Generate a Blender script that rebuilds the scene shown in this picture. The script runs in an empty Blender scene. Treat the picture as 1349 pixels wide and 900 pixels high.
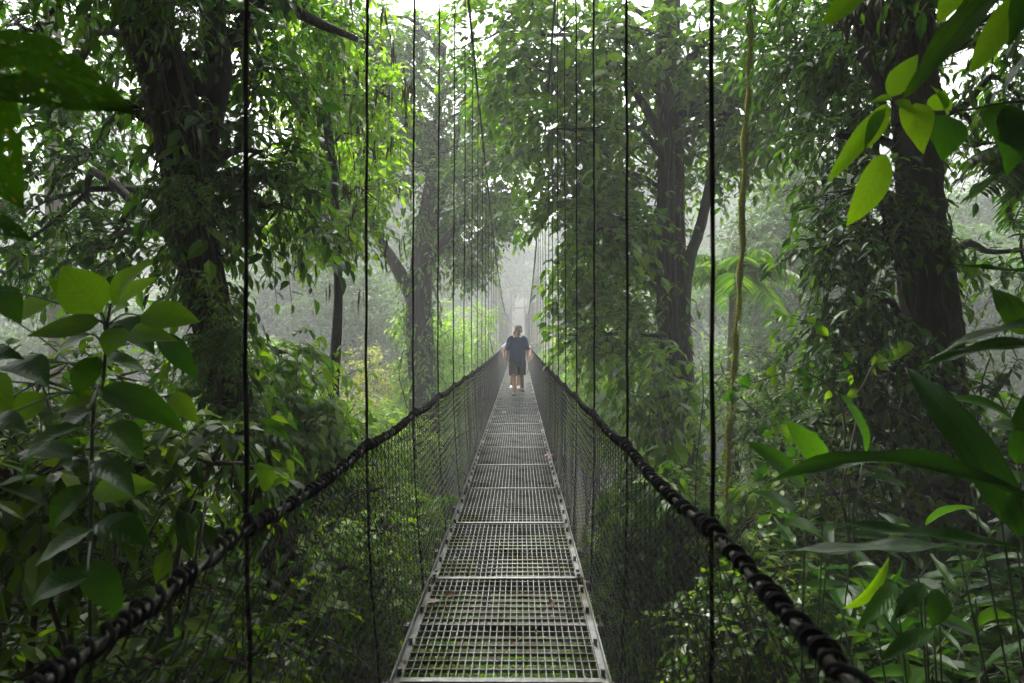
import bpy, math, random
import numpy as np
from mathutils import Matrix, Vector

# ------------------------------------------------------------------ camera, world, sun, exposure
scene = bpy.context.scene
col = scene.collection
R = math.radians
F_PX, CX, HY, EYE = 900.0, 684.0, 432.0, 1.4        # focal length and vanishing point in photo pixels, eye height

cd = bpy.data.cameras.new('camera')
cam = bpy.data.objects.new('camera', cd); col.objects.link(cam)
cam.location = (0, 0, EYE); cam.rotation_euler = (R(90), 0, 0)
cd.sensor_width = 36; cd.lens = 36 * F_PX / 1349
cd.shift_x = -(CX - 674.5) / 1349; cd.shift_y = -(450 - HY) / 1349
cd.clip_start = 0.05; cd.clip_end = 2000
cd.dof.use_dof = True; cd.dof.focus_distance = 9.0; cd.dof.aperture_fstop = 4.5
scene.camera = cam

SUN_EL, SUN_AZ = 58.0, -18.0                          # high, ahead of the camera and a little to the left
world = bpy.data.worlds.new('World'); scene.world = world; world.use_nodes = True
wn = world.node_tree.nodes; wl = world.node_tree.links
for n in list(wn): wn.remove(n)
sky = wn.new('ShaderNodeTexSky'); sky.sky_type = 'NISHITA'; sky.sun_disc = False
sky.sun_elevation = R(SUN_EL); sky.sun_rotation = R(SUN_AZ); sky.dust_density = 6.0; sky.air_density = 1.0
hs = wn.new('ShaderNodeHueSaturation'); hs.inputs['Saturation'].default_value = 0.16   # an overcast, white sky
bg = wn.new('ShaderNodeBackground'); bg.inputs['Strength'].default_value = 0.15
wo = wn.new('ShaderNodeOutputWorld')
wl.new(sky.outputs[0], hs.inputs['Color']); wl.new(hs.outputs[0], bg.inputs['Color']); wl.new(bg.outputs[0], wo.inputs['Surface'])

sl = bpy.data.lights.new('sun', 'SUN'); sl.energy = 1.5; sl.angle = R(16); sl.color = (1.0, 0.96, 0.88)
sun = bpy.data.objects.new('sun', sl); col.objects.link(sun); sun.location = (0, 20, 40)
sd = Vector((math.sin(R(SUN_AZ)) * math.cos(R(SUN_EL)), math.cos(R(SUN_AZ)) * math.cos(R(SUN_EL)), math.sin(R(SUN_EL))))
sun.rotation_euler = sd.to_track_quat('Z', 'Y').to_euler()

vs = scene.view_settings
vs.view_transform = 'Standard'; vs.look = 'None'; vs.gamma = 1.0; vs.use_curve_mapping = False
vs.exposure = 2.48
cy = scene.cycles
cy.use_denoising = True
cy.max_bounces = 7; cy.diffuse_bounces = 4; cy.glossy_bounces = 2; cy.transmission_bounces = 5
cy.volume_bounces = 2; cy.transparent_max_bounces = 8
cy.caustics_reflective = False; cy.caustics_refractive = False
cy.sample_clamp_indirect = 6.0

rng = np.random.default_rng(7)
random.seed(7)

# ------------------------------------------------------------------ helpers
def P(px, py, z):
    """a place seen at that photo pixel, z metres ahead"""
    return np.array([(px - CX) / F_PX * z, z, EYE + (HY - py) / F_PX * z])

def tag(o, label=None, cat=None, group=None, kind=None):
    if label: o['label'] = label
    if cat: o['category'] = cat
    if group: o['group'] = group
    if kind: o['kind'] = kind
    return o

def empty(name, loc, label=None, cat=None, group=None):
    o = bpy.data.objects.new(name, None); col.objects.link(o); o.location = tuple(float(v) for v in loc)
    o.empty_display_size = 0.2
    return tag(o, label, cat, group)

class MB:
    """collects vertices and faces, builds one mesh"""
    def __init__(s): s.V = []; s.F = []; s.n = 0; s.UV = []
    def add(s, V, *faces):
        V = np.asarray(V, dtype=np.float64).reshape(-1, 3)
        for f in faces:
            f = np.asarray(f, dtype=np.int64)
            if len(f): s.F.append(f + s.n)
        s.V.append(V); s.n += len(V); return s
    def box(s, lo, hi):
        x0, y0, z0 = lo; x1, y1, z1 = hi
        V = [(x0,y0,z0),(x1,y0,z0),(x1,y1,z0),(x0,y1,z0),(x0,y0,z1),(x1,y0,z1),(x1,y1,z1),(x0,y1,z1)]
        return s.add(V, [(0,3,2,1),(4,5,6,7),(0,1,5,4),(1,2,6,5),(2,3,7,6),(3,0,4,7)])
    def mesh(s, name, mat=None, smooth=True, origin=(0, 0, 0), uv=None):
        me = bpy.data.meshes.new(name)
        V = np.concatenate(s.V) - np.asarray(origin, dtype=np.float64)
        loops = np.concatenate([f.ravel() for f in s.F]).astype(np.int32)
        tot = np.concatenate([np.full(len(f), f.shape[1]) for f in s.F])
        st = np.concatenate([[0], np.cumsum(tot)[:-1]]).astype(np.int32)
        me.vertices.add(len(V)); me.vertices.foreach_set('co', V.astype(np.float32).ravel())
        me.loops.add(len(loops)); me.loops.foreach_set('vertex_index', loops)
        me.polygons.add(len(tot)); me.polygons.foreach_set('loop_start', st)
        me.polygons.foreach_set('use_smooth', np.full(len(tot), smooth))
        if uv is not None:
            ul = me.uv_layers.new(name='uv'); ul.data.foreach_set('uv', np.asarray(uv, dtype=np.float32)[loops].ravel())
        me.update(calc_edges=True)
        if mat: me.materials.append(mat)
        return me
    def build(s, name, mat, parent=None, smooth=True, kind=None, origin=None, link=True):
        if not s.V: return None
        if origin is None: origin = (0, 0, 0)
        o = bpy.data.objects.new(name, s.mesh(name, mat, smooth, origin))
        col.objects.link(o)
        if parent: o.parent = parent
        if kind: o['kind'] = kind
        return o

def unit(v):
    v = np.asarray(v, dtype=float)
    return v / np.maximum(np.linalg.norm(v, axis=-1, keepdims=True), 1e-9)

def spline(pts, n):
    """Catmull-Rom through rows of pts (any number of columns)"""
    p = np.asarray(pts, dtype=float)
    if len(p) == 2:
        t = np.linspace(0, 1, n)[:, None]; return p[0] * (1 - t) + p[1] * t
    q = np.vstack([2 * p[0] - p[1], p, 2 * p[-1] - p[-2]])
    t = np.linspace(0, len(p) - 1 - 1e-6, n); i = t.astype(int); u = (t - i)[:, None]
    a, b, c, d = q[i], q[i + 1], q[i + 2], q[i + 3]
    return 0.5 * (2 * b + (c - a) * u + (2 * a - 5 * b + 4 * c - d) * u ** 2 + (3 * b - a - 3 * c + d) * u ** 3)

def tube(pts, rad, sides=8, rough=0.0, ridges=0, cap=True):
    """tapered tube along pts; rough = uneven radius"""
    p = np.asarray(pts, dtype=float); n = len(p)
    r = np.broadcast_to(np.asarray(rad, dtype=float), (n,)).copy()
    tg = unit(np.gradient(p, axis=0))
    u = np.zeros((n, 3)); ref = np.array([1.0, 0, 0]) if abs(tg[0][0]) < 0.8 else np.array([0, 1.0, 0])
    for i in range(n):
        ref = ref - tg[i] * ref.dot(tg[i]); ref /= max(np.linalg.norm(ref), 1e-9); u[i] = ref
    w = np.cross(tg, u)
    a = np.linspace(0, 2 * np.pi, sides, endpoint=False)
    rr = np.repeat(r[:, None], sides, 1)
    if rough:
        s = np.concatenate([[0], np.cumsum(np.linalg.norm(np.diff(p, axis=0), axis=1))])[:, None]
        f = 0
        for k in range(1, 5):
            f = f + np.sin(k * a[None] + s * rng.uniform(1, 4) / max(r.mean() * 4, .02) * .6 + rng.uniform(0, 6)) * rng.uniform(.3, 1) / k
        if ridges: f = f + .7 * np.sin(ridges * a[None] + 1.2 * np.sin(s * 1.7 + rng.uniform(0, 6)))
        f = f + rng.normal(0, .35, (n, sides))
        rr = rr * (1 + rough * f)
    V = p[:, None] + rr[..., None] * (np.cos(a)[None, :, None] * u[:, None] + np.sin(a)[None, :, None] * w[:, None])
    i, j = np.meshgrid(np.arange(n - 1), np.arange(sides), indexing='ij'); j2 = (j + 1) % sides
    F = np.stack([i * sides + j, i * sides + j2, (i + 1) * sides + j2, (i + 1) * sides + j], -1).reshape(-1, 4)
    V = V.reshape(-1, 3)
    if cap:
        m = len(V); V = np.vstack([V, p[0], p[-1]])
        k = np.arange(sides); k2 = (k + 1) % sides
        C = np.vstack([np.stack([np.full(sides, m), k2, k], 1), np.stack([np.full(sides, m + 1), (n - 1) * sides + k, (n - 1) * sides + k2], 1)])
        return V, F, C
    return V, F

def add_tube(mb, pts, rad, sides=8, rough=0, ridges=0): mb.add(*tube(pts, rad, sides, rough, ridges)); return mb

# leaf outlines: (along, across, lift)
T_FAR = (np.array([(0,0,0),(.42,-.5,.07),(1,0,-.06),(.42,.5,.07)]), np.array([(0,1,2),(0,2,3)]))
T_MID = (np.array([(0,0,0),(.28,-.44,.07),(.28,.44,.07),(.62,-.42,.03),(.62,.42,.03),(1,0,-.16),(.3,0,0),(.64,0,-.04)]),
         np.array([(0,1,6),(0,6,2),(1,3,7),(1,7,6),(6,7,4),(6,4,2),(3,5,7),(7,5,4)]))

T_Q = (np.array([(0,0,0),(.27,-.46,.06),(.66,-.40,.0),(1,0,-.14),(.66,.40,.06),(.27,.46,.02)]), np.array([(0,1,5),(1,4,5),(1,2,4),(2,3,4)]))

def leaf_cloud(mb, B, A, N, L, W, T=T_MID):
    B = np.asarray(B); a = unit(A); s = unit(np.cross(N, a)); n = np.cross(a, s)
    tv, tf = T
    L = np.broadcast_to(L, (len(B),))[:, None, None]; W = np.broadcast_to(W, (len(B),))[:, None, None]
    V = B[:, None] + a[:, None] * tv[None, :, :1] * L + s[:, None] * tv[None, :, 1:2] * W + n[:, None] * tv[None, :, 2:] * L
    F = tf[None] + (np.arange(len(B)) * len(tv))[:, None, None]
    mb.add(V.reshape(-1, 3), F.reshape(-1, 3))

def twigs(mb, B, D, tl, K, L, W, droop=.3, opposite=False, T=T_MID, stem=None, hang=.25, jit=.3, tip=True):
    """leafy twigs: base B, direction D, length tl, K leaves each"""
    m = len(B); D = unit(D); tl = np.broadcast_to(tl, (m,))
    k = np.arange(K); kk = (k // 2 * 2 + .5) if opposite else k.astype(float)
    t = ((kk + .8) / K)[None]
    dn = np.array([0, 0, -1.0])
    pos = B[:, None] + D[:, None] * (tl[:, None] * t)[..., None] + dn * (droop * tl[:, None] * t ** 2)[..., None]
    tg = unit(D[:, None] + dn * (2 * droop * t)[..., None] * np.ones((m, 1, 1)))
    sd = unit(np.cross(tg, np.array([0, 0, 1.0]) + rng.normal(0, .12, (m, 1, 3))))
    sg = np.where(k % 2 == 0, 1.0, -1.0)[None, :, None]
    A = tg * .55 + sd * sg * .85 + dn * hang + rng.normal(0, jit, pos.shape)
    if tip: A[:, -1] = tg[:, -1] + dn * hang * .7
    N = np.array([0, 0, 1.0]) + rng.normal(0, jit, pos.shape) + tg * .15
    Ls = (L * rng.uniform(.5, 1.3, (m, K)) * rng.uniform(.75, 1.25, (m, 1))).ravel(); Ws = W / L * Ls * rng.uniform(.85, 1.1, m * K)
    leaf_cloud(mb, pos.reshape(-1, 3), A.reshape(-1, 3), N.reshape(-1, 3), Ls, Ws, T)
    if stem is not None:                                     # thin three-sided stems
        ts = np.array([0, .5, 1.0])[None]
        sp = B[:, None] + D[:, None] * (tl[:, None] * ts)[..., None] + dn * (droop * tl[:, None] * ts ** 2)[..., None]
        r = stem[1]; s1 = sd[:, :1]; u1 = np.cross(s1, tg[:, :1])
        offs = [s1, -.5 * s1 + .87 * u1, -.5 * s1 - .87 * u1]
        rad = np.array([1, .8, .4])[None, :, None] * r
        V = np.stack([sp + o * rad for o in offs], 2)          # m,3,3side,3
        base = (np.arange(m) * 9)[:, None, None]
        f = []
        for i in range(2):
            for j in range(3):
                f.append((i*3+j, i*3+(j+1)%3, (i+1)*3+(j+1)%3, (i+1)*3+j))
        stem[0].add(V.reshape(-1, 3), (np.array(f)[None] + base).reshape(-1, 4))

def clump_pts(c, r, n, flat=.75, inner=.35):
    d = unit(rng.normal(0, 1, (n, 3)))
    rad = (inner + (1 - inner) * rng.uniform(0, 1, n) ** .6)[:, None]
    off = d * rad * r * np.array([1, 1, flat])
    return np.asarray(c) + off, d

def smooth(a, b, x):
    t = np.clip((np.asarray(x, dtype=float) - a) / (b - a), 0, 1); return t * t * (3 - 2 * t)

# ------------------------------------------------------------------ materials
def nodes(name):
    m = bpy.data.materials.new(name); m.use_nodes = True
    nt = m.node_tree
    for n in list(nt.nodes): nt.nodes.remove(n)
    out = nt.nodes.new('ShaderNodeOutputMaterial')
    return m, nt, out

def ramp(nt, stops):
    r = nt.nodes.new('ShaderNodeValToRGB'); e = r.color_ramp.elements
    while len(e) < len(stops): e.new(.5)
    for el, (p, c) in zip(e, stops): el.position = p; el.color = (*c, 1)
    return r

def leaf_mat(name, dark, mid, light, trans=.48, rough=.38, tint=(1.95, 2.0, .2), yellow=None, single=False, veins=False, spots=False, ribs=False):
    """leaf blade: diffuse + gloss on top, light coming through from behind"""
    m, nt, out = nodes(name); L = nt.links; N = nt.nodes
    if single:
        src = N.new('ShaderNodeObjectInfo').outputs['Random']
    else:
        src = N.new('ShaderNodeNewGeometry').outputs['Random Per Island']
    tc = N.new('ShaderNodeTexCoord'); ns = N.new('ShaderNodeTexNoise'); ns.inputs['Scale'].default_value = 1.1 if not single else 6; ns.inputs['Detail'].default_value = 3
    L.new(tc.outputs['Object'], ns.inputs['Vector'])
    ad = N.new('ShaderNodeMath'); ad.operation = 'MULTIPLY_ADD'; L.new(ns.outputs[0], ad.inputs[0]); ad.inputs[1].default_value = .7
    L.new(src, ad.inputs[2])
    sc = N.new('ShaderNodeMath'); sc.operation = 'MULTIPLY'; L.new(ad.outputs[0], sc.inputs[0]); sc.inputs[1].default_value = .62
    st = [(0.05, dark), (.5, mid), (.93, light)]
    if yellow: st = [(0.05, dark), (.5, mid), (.88, light), (.985, yellow)]
    cr = ramp(nt, st); L.new(sc.outputs[0], cr.inputs[0])
    colr = cr.outputs[0]
    bs = N.new('ShaderNodeBsdfPrincipled'); bs.inputs['Roughness'].default_value = rough
    bs.inputs['Specular IOR Level'].default_value = .22 if single else .27
    if veins or spots:
        uv = N.new('ShaderNodeUVMap'); sx = N.new('ShaderNodeSeparateXYZ'); L.new(uv.outputs[0], sx.inputs[0])
        ab = N.new('ShaderNodeMath'); ab.operation = 'ABSOLUTE'; L.new(sx.outputs['Y'], ab.inputs[0])
        k = N.new('ShaderNodeMath'); k.operation = 'MULTIPLY_ADD'; L.new(ab.outputs[0], k.inputs[0]); k.inputs[1].default_value = -.45; L.new(sx.outputs['X'], k.inputs[2])
        wv = N.new('ShaderNodeMath'); wv.operation = 'MULTIPLY'; L.new(k.outputs[0], wv.inputs[0]); wv.inputs[1].default_value = 62.0
        sn = N.new('ShaderNodeMath'); sn.operation = 'SINE'; L.new(wv.outputs[0], sn.inputs[0])
        vr = N.new('ShaderNodeMapRange'); vr.inputs[1].default_value = .86; vr.inputs[2].default_value = 1.0; L.new(sn.outputs[0], vr.inputs[0])
        mr = N.new('ShaderNodeMapRange'); mr.inputs[1].default_value = .025; mr.inputs[2].default_value = .0; L.new(ab.outputs[0], mr.inputs[0])
        mx = N.new('ShaderNodeMath'); mx.operation = 'MAXIMUM'; L.new(vr.outputs[0], mx.inputs[0]); L.new(mr.outputs[0], mx.inputs[1])
        mixc = N.new('ShaderNodeMixRGB'); mixc.blend_type = 'MULTIPLY'; mixc.inputs[2].default_value = (.82, .84, .75, 1)
        L.new(mx.outputs[0], mixc.inputs[0]); L.new(colr, mixc.inputs[1]); colr = mixc.outputs[0]
        bp = N.new('ShaderNodeBump'); bp.inputs['Strength'].default_value = .2; bp.inputs['Distance'].default_value = .002; bp.invert = True
        L.new(sn.outputs[0], bp.inputs['Height']); L.new(bp.outputs[0], bs.inputs['Normal'])
    if ribs:
        uv = N.new('ShaderNodeUVMap'); mp = N.new('ShaderNodeMapping'); mp.inputs['Scale'].default_value = (2.5, 70, 1); L.new(uv.outputs[0], mp.inputs[0])
        oi = N.new('ShaderNodeObjectInfo'); av = N.new('ShaderNodeVectorMath'); L.new(mp.outputs[0], av.inputs[0]); L.new(oi.outputs['Location'], av.inputs[1])
        rn = N.new('ShaderNodeTexNoise'); rn.inputs['Scale'].default_value = 1.0; rn.inputs['Detail'].default_value = 4; L.new(av.outputs[0], rn.inputs['Vector'])
        mr = N.new('ShaderNodeMapRange'); mr.inputs[1].default_value = .35; mr.inputs[2].default_value = .7; mr.inputs[3].default_value = .55; mr.inputs[4].default_value = 1.35; L.new(rn.outputs[0], mr.inputs[0])
        rm = N.new('ShaderNodeVectorMath'); rm.operation = 'SCALE'; L.new(colr, rm.inputs[0]); L.new(mr.outputs[0], rm.inputs['Scale']); colr = rm.outputs[0]
        bn = N.new('ShaderNodeTexNoise'); bn.inputs['Scale'].default_value = 7.0; bn.inputs['Detail'].default_value = 5; L.new(tc.outputs['Object'], bn.inputs['Vector'])
        br_ = N.new('ShaderNodeMapRange'); br_.inputs[1].default_value = .70; br_.inputs[2].default_value = .73; L.new(bn.outputs[0], br_.inputs[0])
        mb_ = N.new('ShaderNodeMixRGB'); mb_.inputs[2].default_value = (.045, .05, .012, 1); L.new(br_.outputs[0], mb_.inputs[0]); L.new(colr, mb_.inputs[1]); colr = mb_.outputs[0]
        bp = N.new('ShaderNodeBump'); bp.inputs['Strength'].default_value = .5; bp.inputs['Distance'].default_value = .003; L.new(rn.outputs[0], bp.inputs['Height']); L.new(bp.outputs[0], bs.inputs['Normal'])
    if spots:
        vo = N.new('ShaderNodeTexNoise'); vo.inputs['Scale'].default_value = 22; vo.inputs['Detail'].default_value = 2
        L.new(uv.outputs[0], vo.inputs['Vector'])
        sr = N.new('ShaderNodeMapRange'); sr.inputs[1].default_value = spots; sr.inputs[2].default_value = spots + .03; L.new(vo.outputs[0], sr.inputs[0])
        ms = N.new('ShaderNodeMixRGB'); ms.inputs[2].default_value = (.22, .17, .06, 1)
        L.new(sr.outputs[0], ms.inputs[0]); L.new(colr, ms.inputs[1]); colr = ms.outputs[0]
    L.new(colr, bs.inputs['Base Color'])
    tr = N.new('ShaderNodeBsdfTranslucent')
    tm = N.new('ShaderNodeMixRGB'); tm.blend_type = 'MULTIPLY'; tm.inputs[0].default_value = 1; tm.inputs[2].default_value = (*tint, 1)
    L.new(colr, tm.inputs[1]); L.new(tm.outputs[0], tr.inputs['Color'])
    mi = N.new('ShaderNodeMixShader'); mi.inputs[0].default_value = trans
    L.new(bs.outputs[0], mi.inputs[1]); L.new(tr.outputs[0], mi.inputs[2]); L.new(mi.outputs[0], out.inputs['Surface'])
    return m

def surf_mat(name, c1, c2, scale=6, rough=.8, bump=.4, dist=.02, stretch=(1, 1, 1), c3=None, metallic=0, spec=.4, detail=6, scale2=1.2, lichen=None, vary=0):
    m, nt, out = nodes(name); L = nt.links; N = nt.nodes
    tc = N.new('ShaderNodeTexCoord'); mp = N.new('ShaderNodeMapping'); mp.inputs['Scale'].default_value = stretch
    L.new(tc.outputs['Object'], mp.inputs[0])
    ns = N.new('ShaderNodeTexNoise'); ns.inputs['Scale'].default_value = scale; ns.inputs['Detail'].default_value = detail; ns.inputs['Roughness'].default_value = .65
    L.new(mp.outputs[0], ns.inputs['Vector'])
    cr = ramp(nt, [(.3, c1), (.7, c2)]); L.new(ns.outputs[0], cr.inputs[0]); colr = cr.outputs[0]
    bs = N.new('ShaderNodeBsdfPrincipled'); bs.inputs['Roughness'].default_value = rough; bs.inputs['Metallic'].default_value = metallic
    bs.inputs['Specular IOR Level'].default_value = spec
    if c3:
        n2 = N.new('ShaderNodeTexNoise'); n2.inputs['Scale'].default_value = scale2; n2.inputs['Detail'].default_value = 5
        L.new(tc.outputs['Object'], n2.inputs['Vector'])
        mr = N.new('ShaderNodeMapRange'); mr.inputs[1].default_value = .48; mr.inputs[2].default_value = .62; L.new(n2.outputs[0], mr.inputs[0])
        mx = N.new('ShaderNodeMixRGB'); mx.inputs[2].default_value = (*c3, 1); L.new(mr.outputs[0], mx.inputs[0]); L.new(colr, mx.inputs[1]); colr = mx.outputs[0]
    if lichen:
        n3 = N.new('ShaderNodeTexNoise'); n3.inputs['Scale'].default_value = 5.5; n3.inputs['Detail'].default_value = 8; n3.inputs['Roughness'].default_value = .7; L.new(tc.outputs['Object'], n3.inputs['Vector'])
        lr = N.new('ShaderNodeMapRange'); lr.inputs[1].default_value = .60; lr.inputs[2].default_value = .66; L.new(n3.outputs[0], lr.inputs[0])
        lx = N.new('ShaderNodeMixRGB'); lx.inputs[2].default_value = (*lichen, 1); L.new(lr.outputs[0], lx.inputs[0]); L.new(colr, lx.inputs[1]); colr = lx.outputs[0]
    if vary:
        oi = N.new('ShaderNodeObjectInfo'); vr = N.new('ShaderNodeMapRange'); vr.inputs[3].default_value = 1 - vary; vr.inputs[4].default_value = 1 + vary * .5; L.new(oi.outputs['Random'], vr.inputs[0])
        vm = N.new('ShaderNodeVectorMath'); vm.operation = 'SCALE'; L.new(colr, vm.inputs[0]); L.new(vr.outputs[0], vm.inputs['Scale']); colr = vm.outputs[0]
    L.new(colr, bs.inputs['Base Color'])
    if bump:
        bp = N.new('ShaderNodeBump'); bp.inputs['Strength'].default_value = bump; bp.inputs['Distance'].default_value = dist
        L.new(ns.outputs[0], bp.inputs['Height']); L.new(bp.outputs[0], bs.inputs['Normal'])
    L.new(bs.outputs[0], out.inputs['Surface'])
    return m

M = {}
M['leaf_dark'] = leaf_mat('leaf_dark', (.004, .017, .002), (.018, .060, .004), (.060, .135, .007), yellow=(.16, .15, .03))
M['leaf_mid'] = leaf_mat('leaf_mid', (.008, .028, .002), (.042, .110, .005), (.125, .215, .009), yellow=(.22, .19, .03))
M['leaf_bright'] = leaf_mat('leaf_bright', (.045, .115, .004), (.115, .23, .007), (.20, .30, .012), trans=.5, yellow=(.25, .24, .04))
M['leaf_yellow'] = leaf_mat('leaf_yellow', (.10, .15, .02), (.17, .20, .03), (.25, .24, .05), trans=.45)
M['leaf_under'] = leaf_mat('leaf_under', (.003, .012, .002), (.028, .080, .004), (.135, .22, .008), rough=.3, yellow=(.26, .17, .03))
M['leaf_far'] = leaf_mat('leaf_far', (.010, .036, .005), (.032, .080, .010), (.075, .14, .016), trans=.3, rough=.6)
M['leaf_red'] = leaf_mat('leaf_red', (.16, .045, .015), (.22, .07, .02), (.28, .12, .03))
M['moss'] = leaf_mat('moss', (.012, .014, .005), (.028, .032, .009), (.06, .062, .016), trans=.3, rough=.9)
M['big_leaf'] = leaf_mat('big_leaf', (.06, .13, .006), (.095, .19, .008), (.13, .23, .012), trans=.55, rough=.5, single=True, veins=True, spots=.73)
M['big_leaf_dark'] = leaf_mat('big_leaf_dark', (.010, .050, .004), (.024, .085, .005), (.045, .12, .008), trans=.45, rough=.36, single=True, veins=True, spots=.74)
M['holed_leaf'] = leaf_mat('holed_leaf', (.018, .062, .006), (.026, .080, .008), (.034, .098, .010), trans=.55, rough=.4, single=True, veins=True, spots=.66)
M['strap_leaf'] = leaf_mat('strap_leaf', (.008, .036, .005), (.020, .070, .007), (.045, .11, .010), trans=.36, rough=.25, single=True, ribs=True)
M['bark'] = surf_mat('bark', (.004, .003, .0025), (.022, .015, .011), scale=9, bump=1.0, dist=.05, stretch=(1.6, 1.6, .22), c3=(.014, .019, .006), rough=.9, spec=.2, lichen=(.045, .05, .035))
M['bark_red'] = surf_mat('bark_red', (.008, .005, .003), (.044, .022, .013), scale=10, bump=1.0, dist=.05, stretch=(1.8, 1.8, .16), c3=(.016, .014, .006), rough=.9, spec=.2, lichen=(.05, .045, .03))
M['bark_grey'] = surf_mat('bark_grey', (.05, .045, .036), (.14, .125, .10), scale=7, bump=.7, dist=.03, stretch=(1, 1, .3), c3=(.05, .055, .025), rough=.9, spec=.2)
M['twig'] = surf_mat('twig', (.020, .015, .010), (.06, .045, .03), scale=20, bump=.3, dist=.004, rough=.85)
M['stalk'] = surf_mat('stalk', (.012, .030, .007), (.03, .058, .014), scale=20, bump=.2, dist=.003, rough=.5)
M['mossy_vine'] = surf_mat('mossy_vine', (.13, .15, .02), (.36, .37, .05), scale=40, bump=1.0, dist=.012, rough=1.0, spec=.1)
M['soil'] = surf_mat('soil', (.020, .014, .009), (.055, .04, .024), scale=3, bump=.8, dist=.08, c3=(.03, .045, .012), rough=1.0, spec=.1)
M['steel'] = surf_mat('steel', (.17, .175, .17), (.33, .34, .335), scale=30, bump=.15, dist=.002, rough=.36, c3=(.115, .11, .08), scale2=3, vary=.25, spec=.5, metallic=.5)
M['steel_dark'] = surf_mat('steel_dark', (.05, .045, .045), (.11, .10, .10), scale=25, bump=.2, dist=.002, rough=.5, c3=(.16, .15, .15), scale2=4)
M['wire'] = surf_mat('wire', (.006, .006, .0065), (.02, .02, .021), scale=40, bump=0, rough=.7, spec=.2)
M['rope'] = surf_mat('rope', (.003, .003, .004), (.011, .0105, .013), scale=60, bump=.5, dist=.003, rough=.8, c3=(.02, .019, .021), scale2=9, spec=.15)
M['cable'] = surf_mat('cable', (.02, .018, .016), (.085, .075, .068), scale=50, bump=.4, dist=.002, rough=.55)
M['skin'] = surf_mat('skin', (.24, .115, .075), (.34, .165, .11), scale=9, bump=0, rough=.55)
M['hair'] = surf_mat('hair', (.05, .04, .03), (.12, .10, .08), scale=40, bump=.4, dist=.004, rough=.7)
M['navy'] = surf_mat('navy', (.004, .012, .045), (.009, .022, .075), scale=14, bump=.5, dist=.02, rough=.9, spec=.2)
M['charcoal'] = surf_mat('charcoal', (.006, .006, .010), (.012, .012, .018), scale=14, bump=.5, dist=.02, rough=.9, spec=.2)
M['camo'] = surf_mat('camo', (.03, .034, .03), (.17, .175, .17), scale=28, bump=.1, dist=.004, rough=.9, detail=1)
M['pale_cloth'] = surf_mat('pale_cloth', (.46, .44, .54), (.62, .60, .70), scale=14, bump=.4, dist=.02, rough=.9)
M['shoe'] = surf_mat('shoe', (.022, .018, .015), (.07, .055, .045), scale=30, bump=.2, dist=.004, rough=.7)
M['white_shoe'] = surf_mat('white_shoe', (.55, .54, .54), (.7, .69, .68), scale=30, bump=.2, dist=.004, rough=.7)
M['dead_leaf'] = leaf_mat('dead_leaf', (.05, .025, .014), (.09, .045, .022), (.15, .08, .035), trans=.15, rough=.6, tint=(1.2, 1, .8), single=True, veins=True)
M['dead_leaf_grey'] = leaf_mat('dead_leaf_grey', (.10, .10, .08), (.15, .14, .12), (.2, .19, .16), trans=.15, rough=.6, tint=(1, 1, 1), single=True, veins=True)
M['petal'] = leaf_mat('petal', (.42, .22, .26), (.5, .28, .32), (.55, .34, .36), trans=.3, rough=.6, tint=(1, 1, 1), single=True)

# ------------------------------------------------------------------ ground
def nz(x, y, f, s):
    return (np.sin(x * f + s) * np.cos(y * f * 1.13 - s * 2.1) + .5 * np.sin(x * f * 2.3 - s + y * f * .7) * np.cos(y * f * 1.9 + s)) / 1.5

def G(x, y):
    """height of the forest floor: two banks with a ravine between, hills behind"""
    x = np.asarray(x, dtype=float); y = np.asarray(y, dtype=float)
    near = -1.9 - 6.8 * smooth(4.0, 19, y)
    side = 1.0 * smooth(1.2, 6, np.abs(x)) * (1 - smooth(3, 14, y))
    z = near + side + 8.0 * smooth(44, 61, y) + 15 * smooth(62, 135, y) + 15 * smooth(24, 110, np.abs(x)) * smooth(-20, 30, y) - 4 * smooth(0, 30, -x) * smooth(8, 25, y) * (1 - smooth(40, 60, y))
    z = z + 20 * smooth(2.0, 22, -y)                       # unseen rise added to block sky light from behind the camera
    z = z + .22 * nz(x, y, .9, 1.3) + .7 * nz(x, y, .17, 4.0) * smooth(8, 20, np.hypot(x, y))
    return z

def axis(lo, hi, fine, n1, n2):
    a = np.concatenate([np.linspace(lo, -fine, n2, endpoint=False), np.linspace(-fine, fine, n1), np.linspace(fine, hi, n2 + 1)[1:]])
    return a
gx = axis(-170, 170, 22, 90, 40); gy = np.concatenate([np.linspace(-60, -4, 16, endpoint=False), np.linspace(-4, 64, 130), np.linspace(64, 190, 46)[1:]])
XX, YY = np.meshgrid(gx, gy, indexing='ij')
V = np.stack([XX, YY, G(XX, YY)], -1).reshape(-1, 3)
ny = len(gy); i, j = np.meshgrid(np.arange(len(gx) - 1), np.arange(ny - 1), indexing='ij')
F = np.stack([i * ny + j, (i + 1) * ny + j, (i + 1) * ny + j + 1, i * ny + j + 1], -1).reshape(-1, 4)
tag(MB().add(V, F).build('ground', M['soil']), 'dark brown forest floor of the ravine under the hanging bridge', 'ground', kind='structure')

# ------------------------------------------------------------------ hanging bridge
X0, X1 = -0.53, 0.385                                  # deck edges
BAY, BLEN, SAG = 1.22, 60.0, 0.32
Y_START = -0.86                                        # first panel joint
def deck_z(y): return -SAG * (1 - ((y - 30) / 30) ** 2) + SAG * 1.0 * 0
def deck_s(y): return SAG * 2 * (y - 30) / 900
bridge = empty('suspension_bridge', (0, 0, 0), 'narrow hanging footbridge with steel grating deck, dark netting sides and cable hangers', 'bridge')
NB = int((BLEN - Y_START) / BAY)
W = X1 - X0; XC = (X0 + X1) / 2

def copy_obj(o, parent, mat):
    c = o.copy(); col.objects.link(c); c.parent = parent; c.matrix_local = mat; return c

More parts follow.
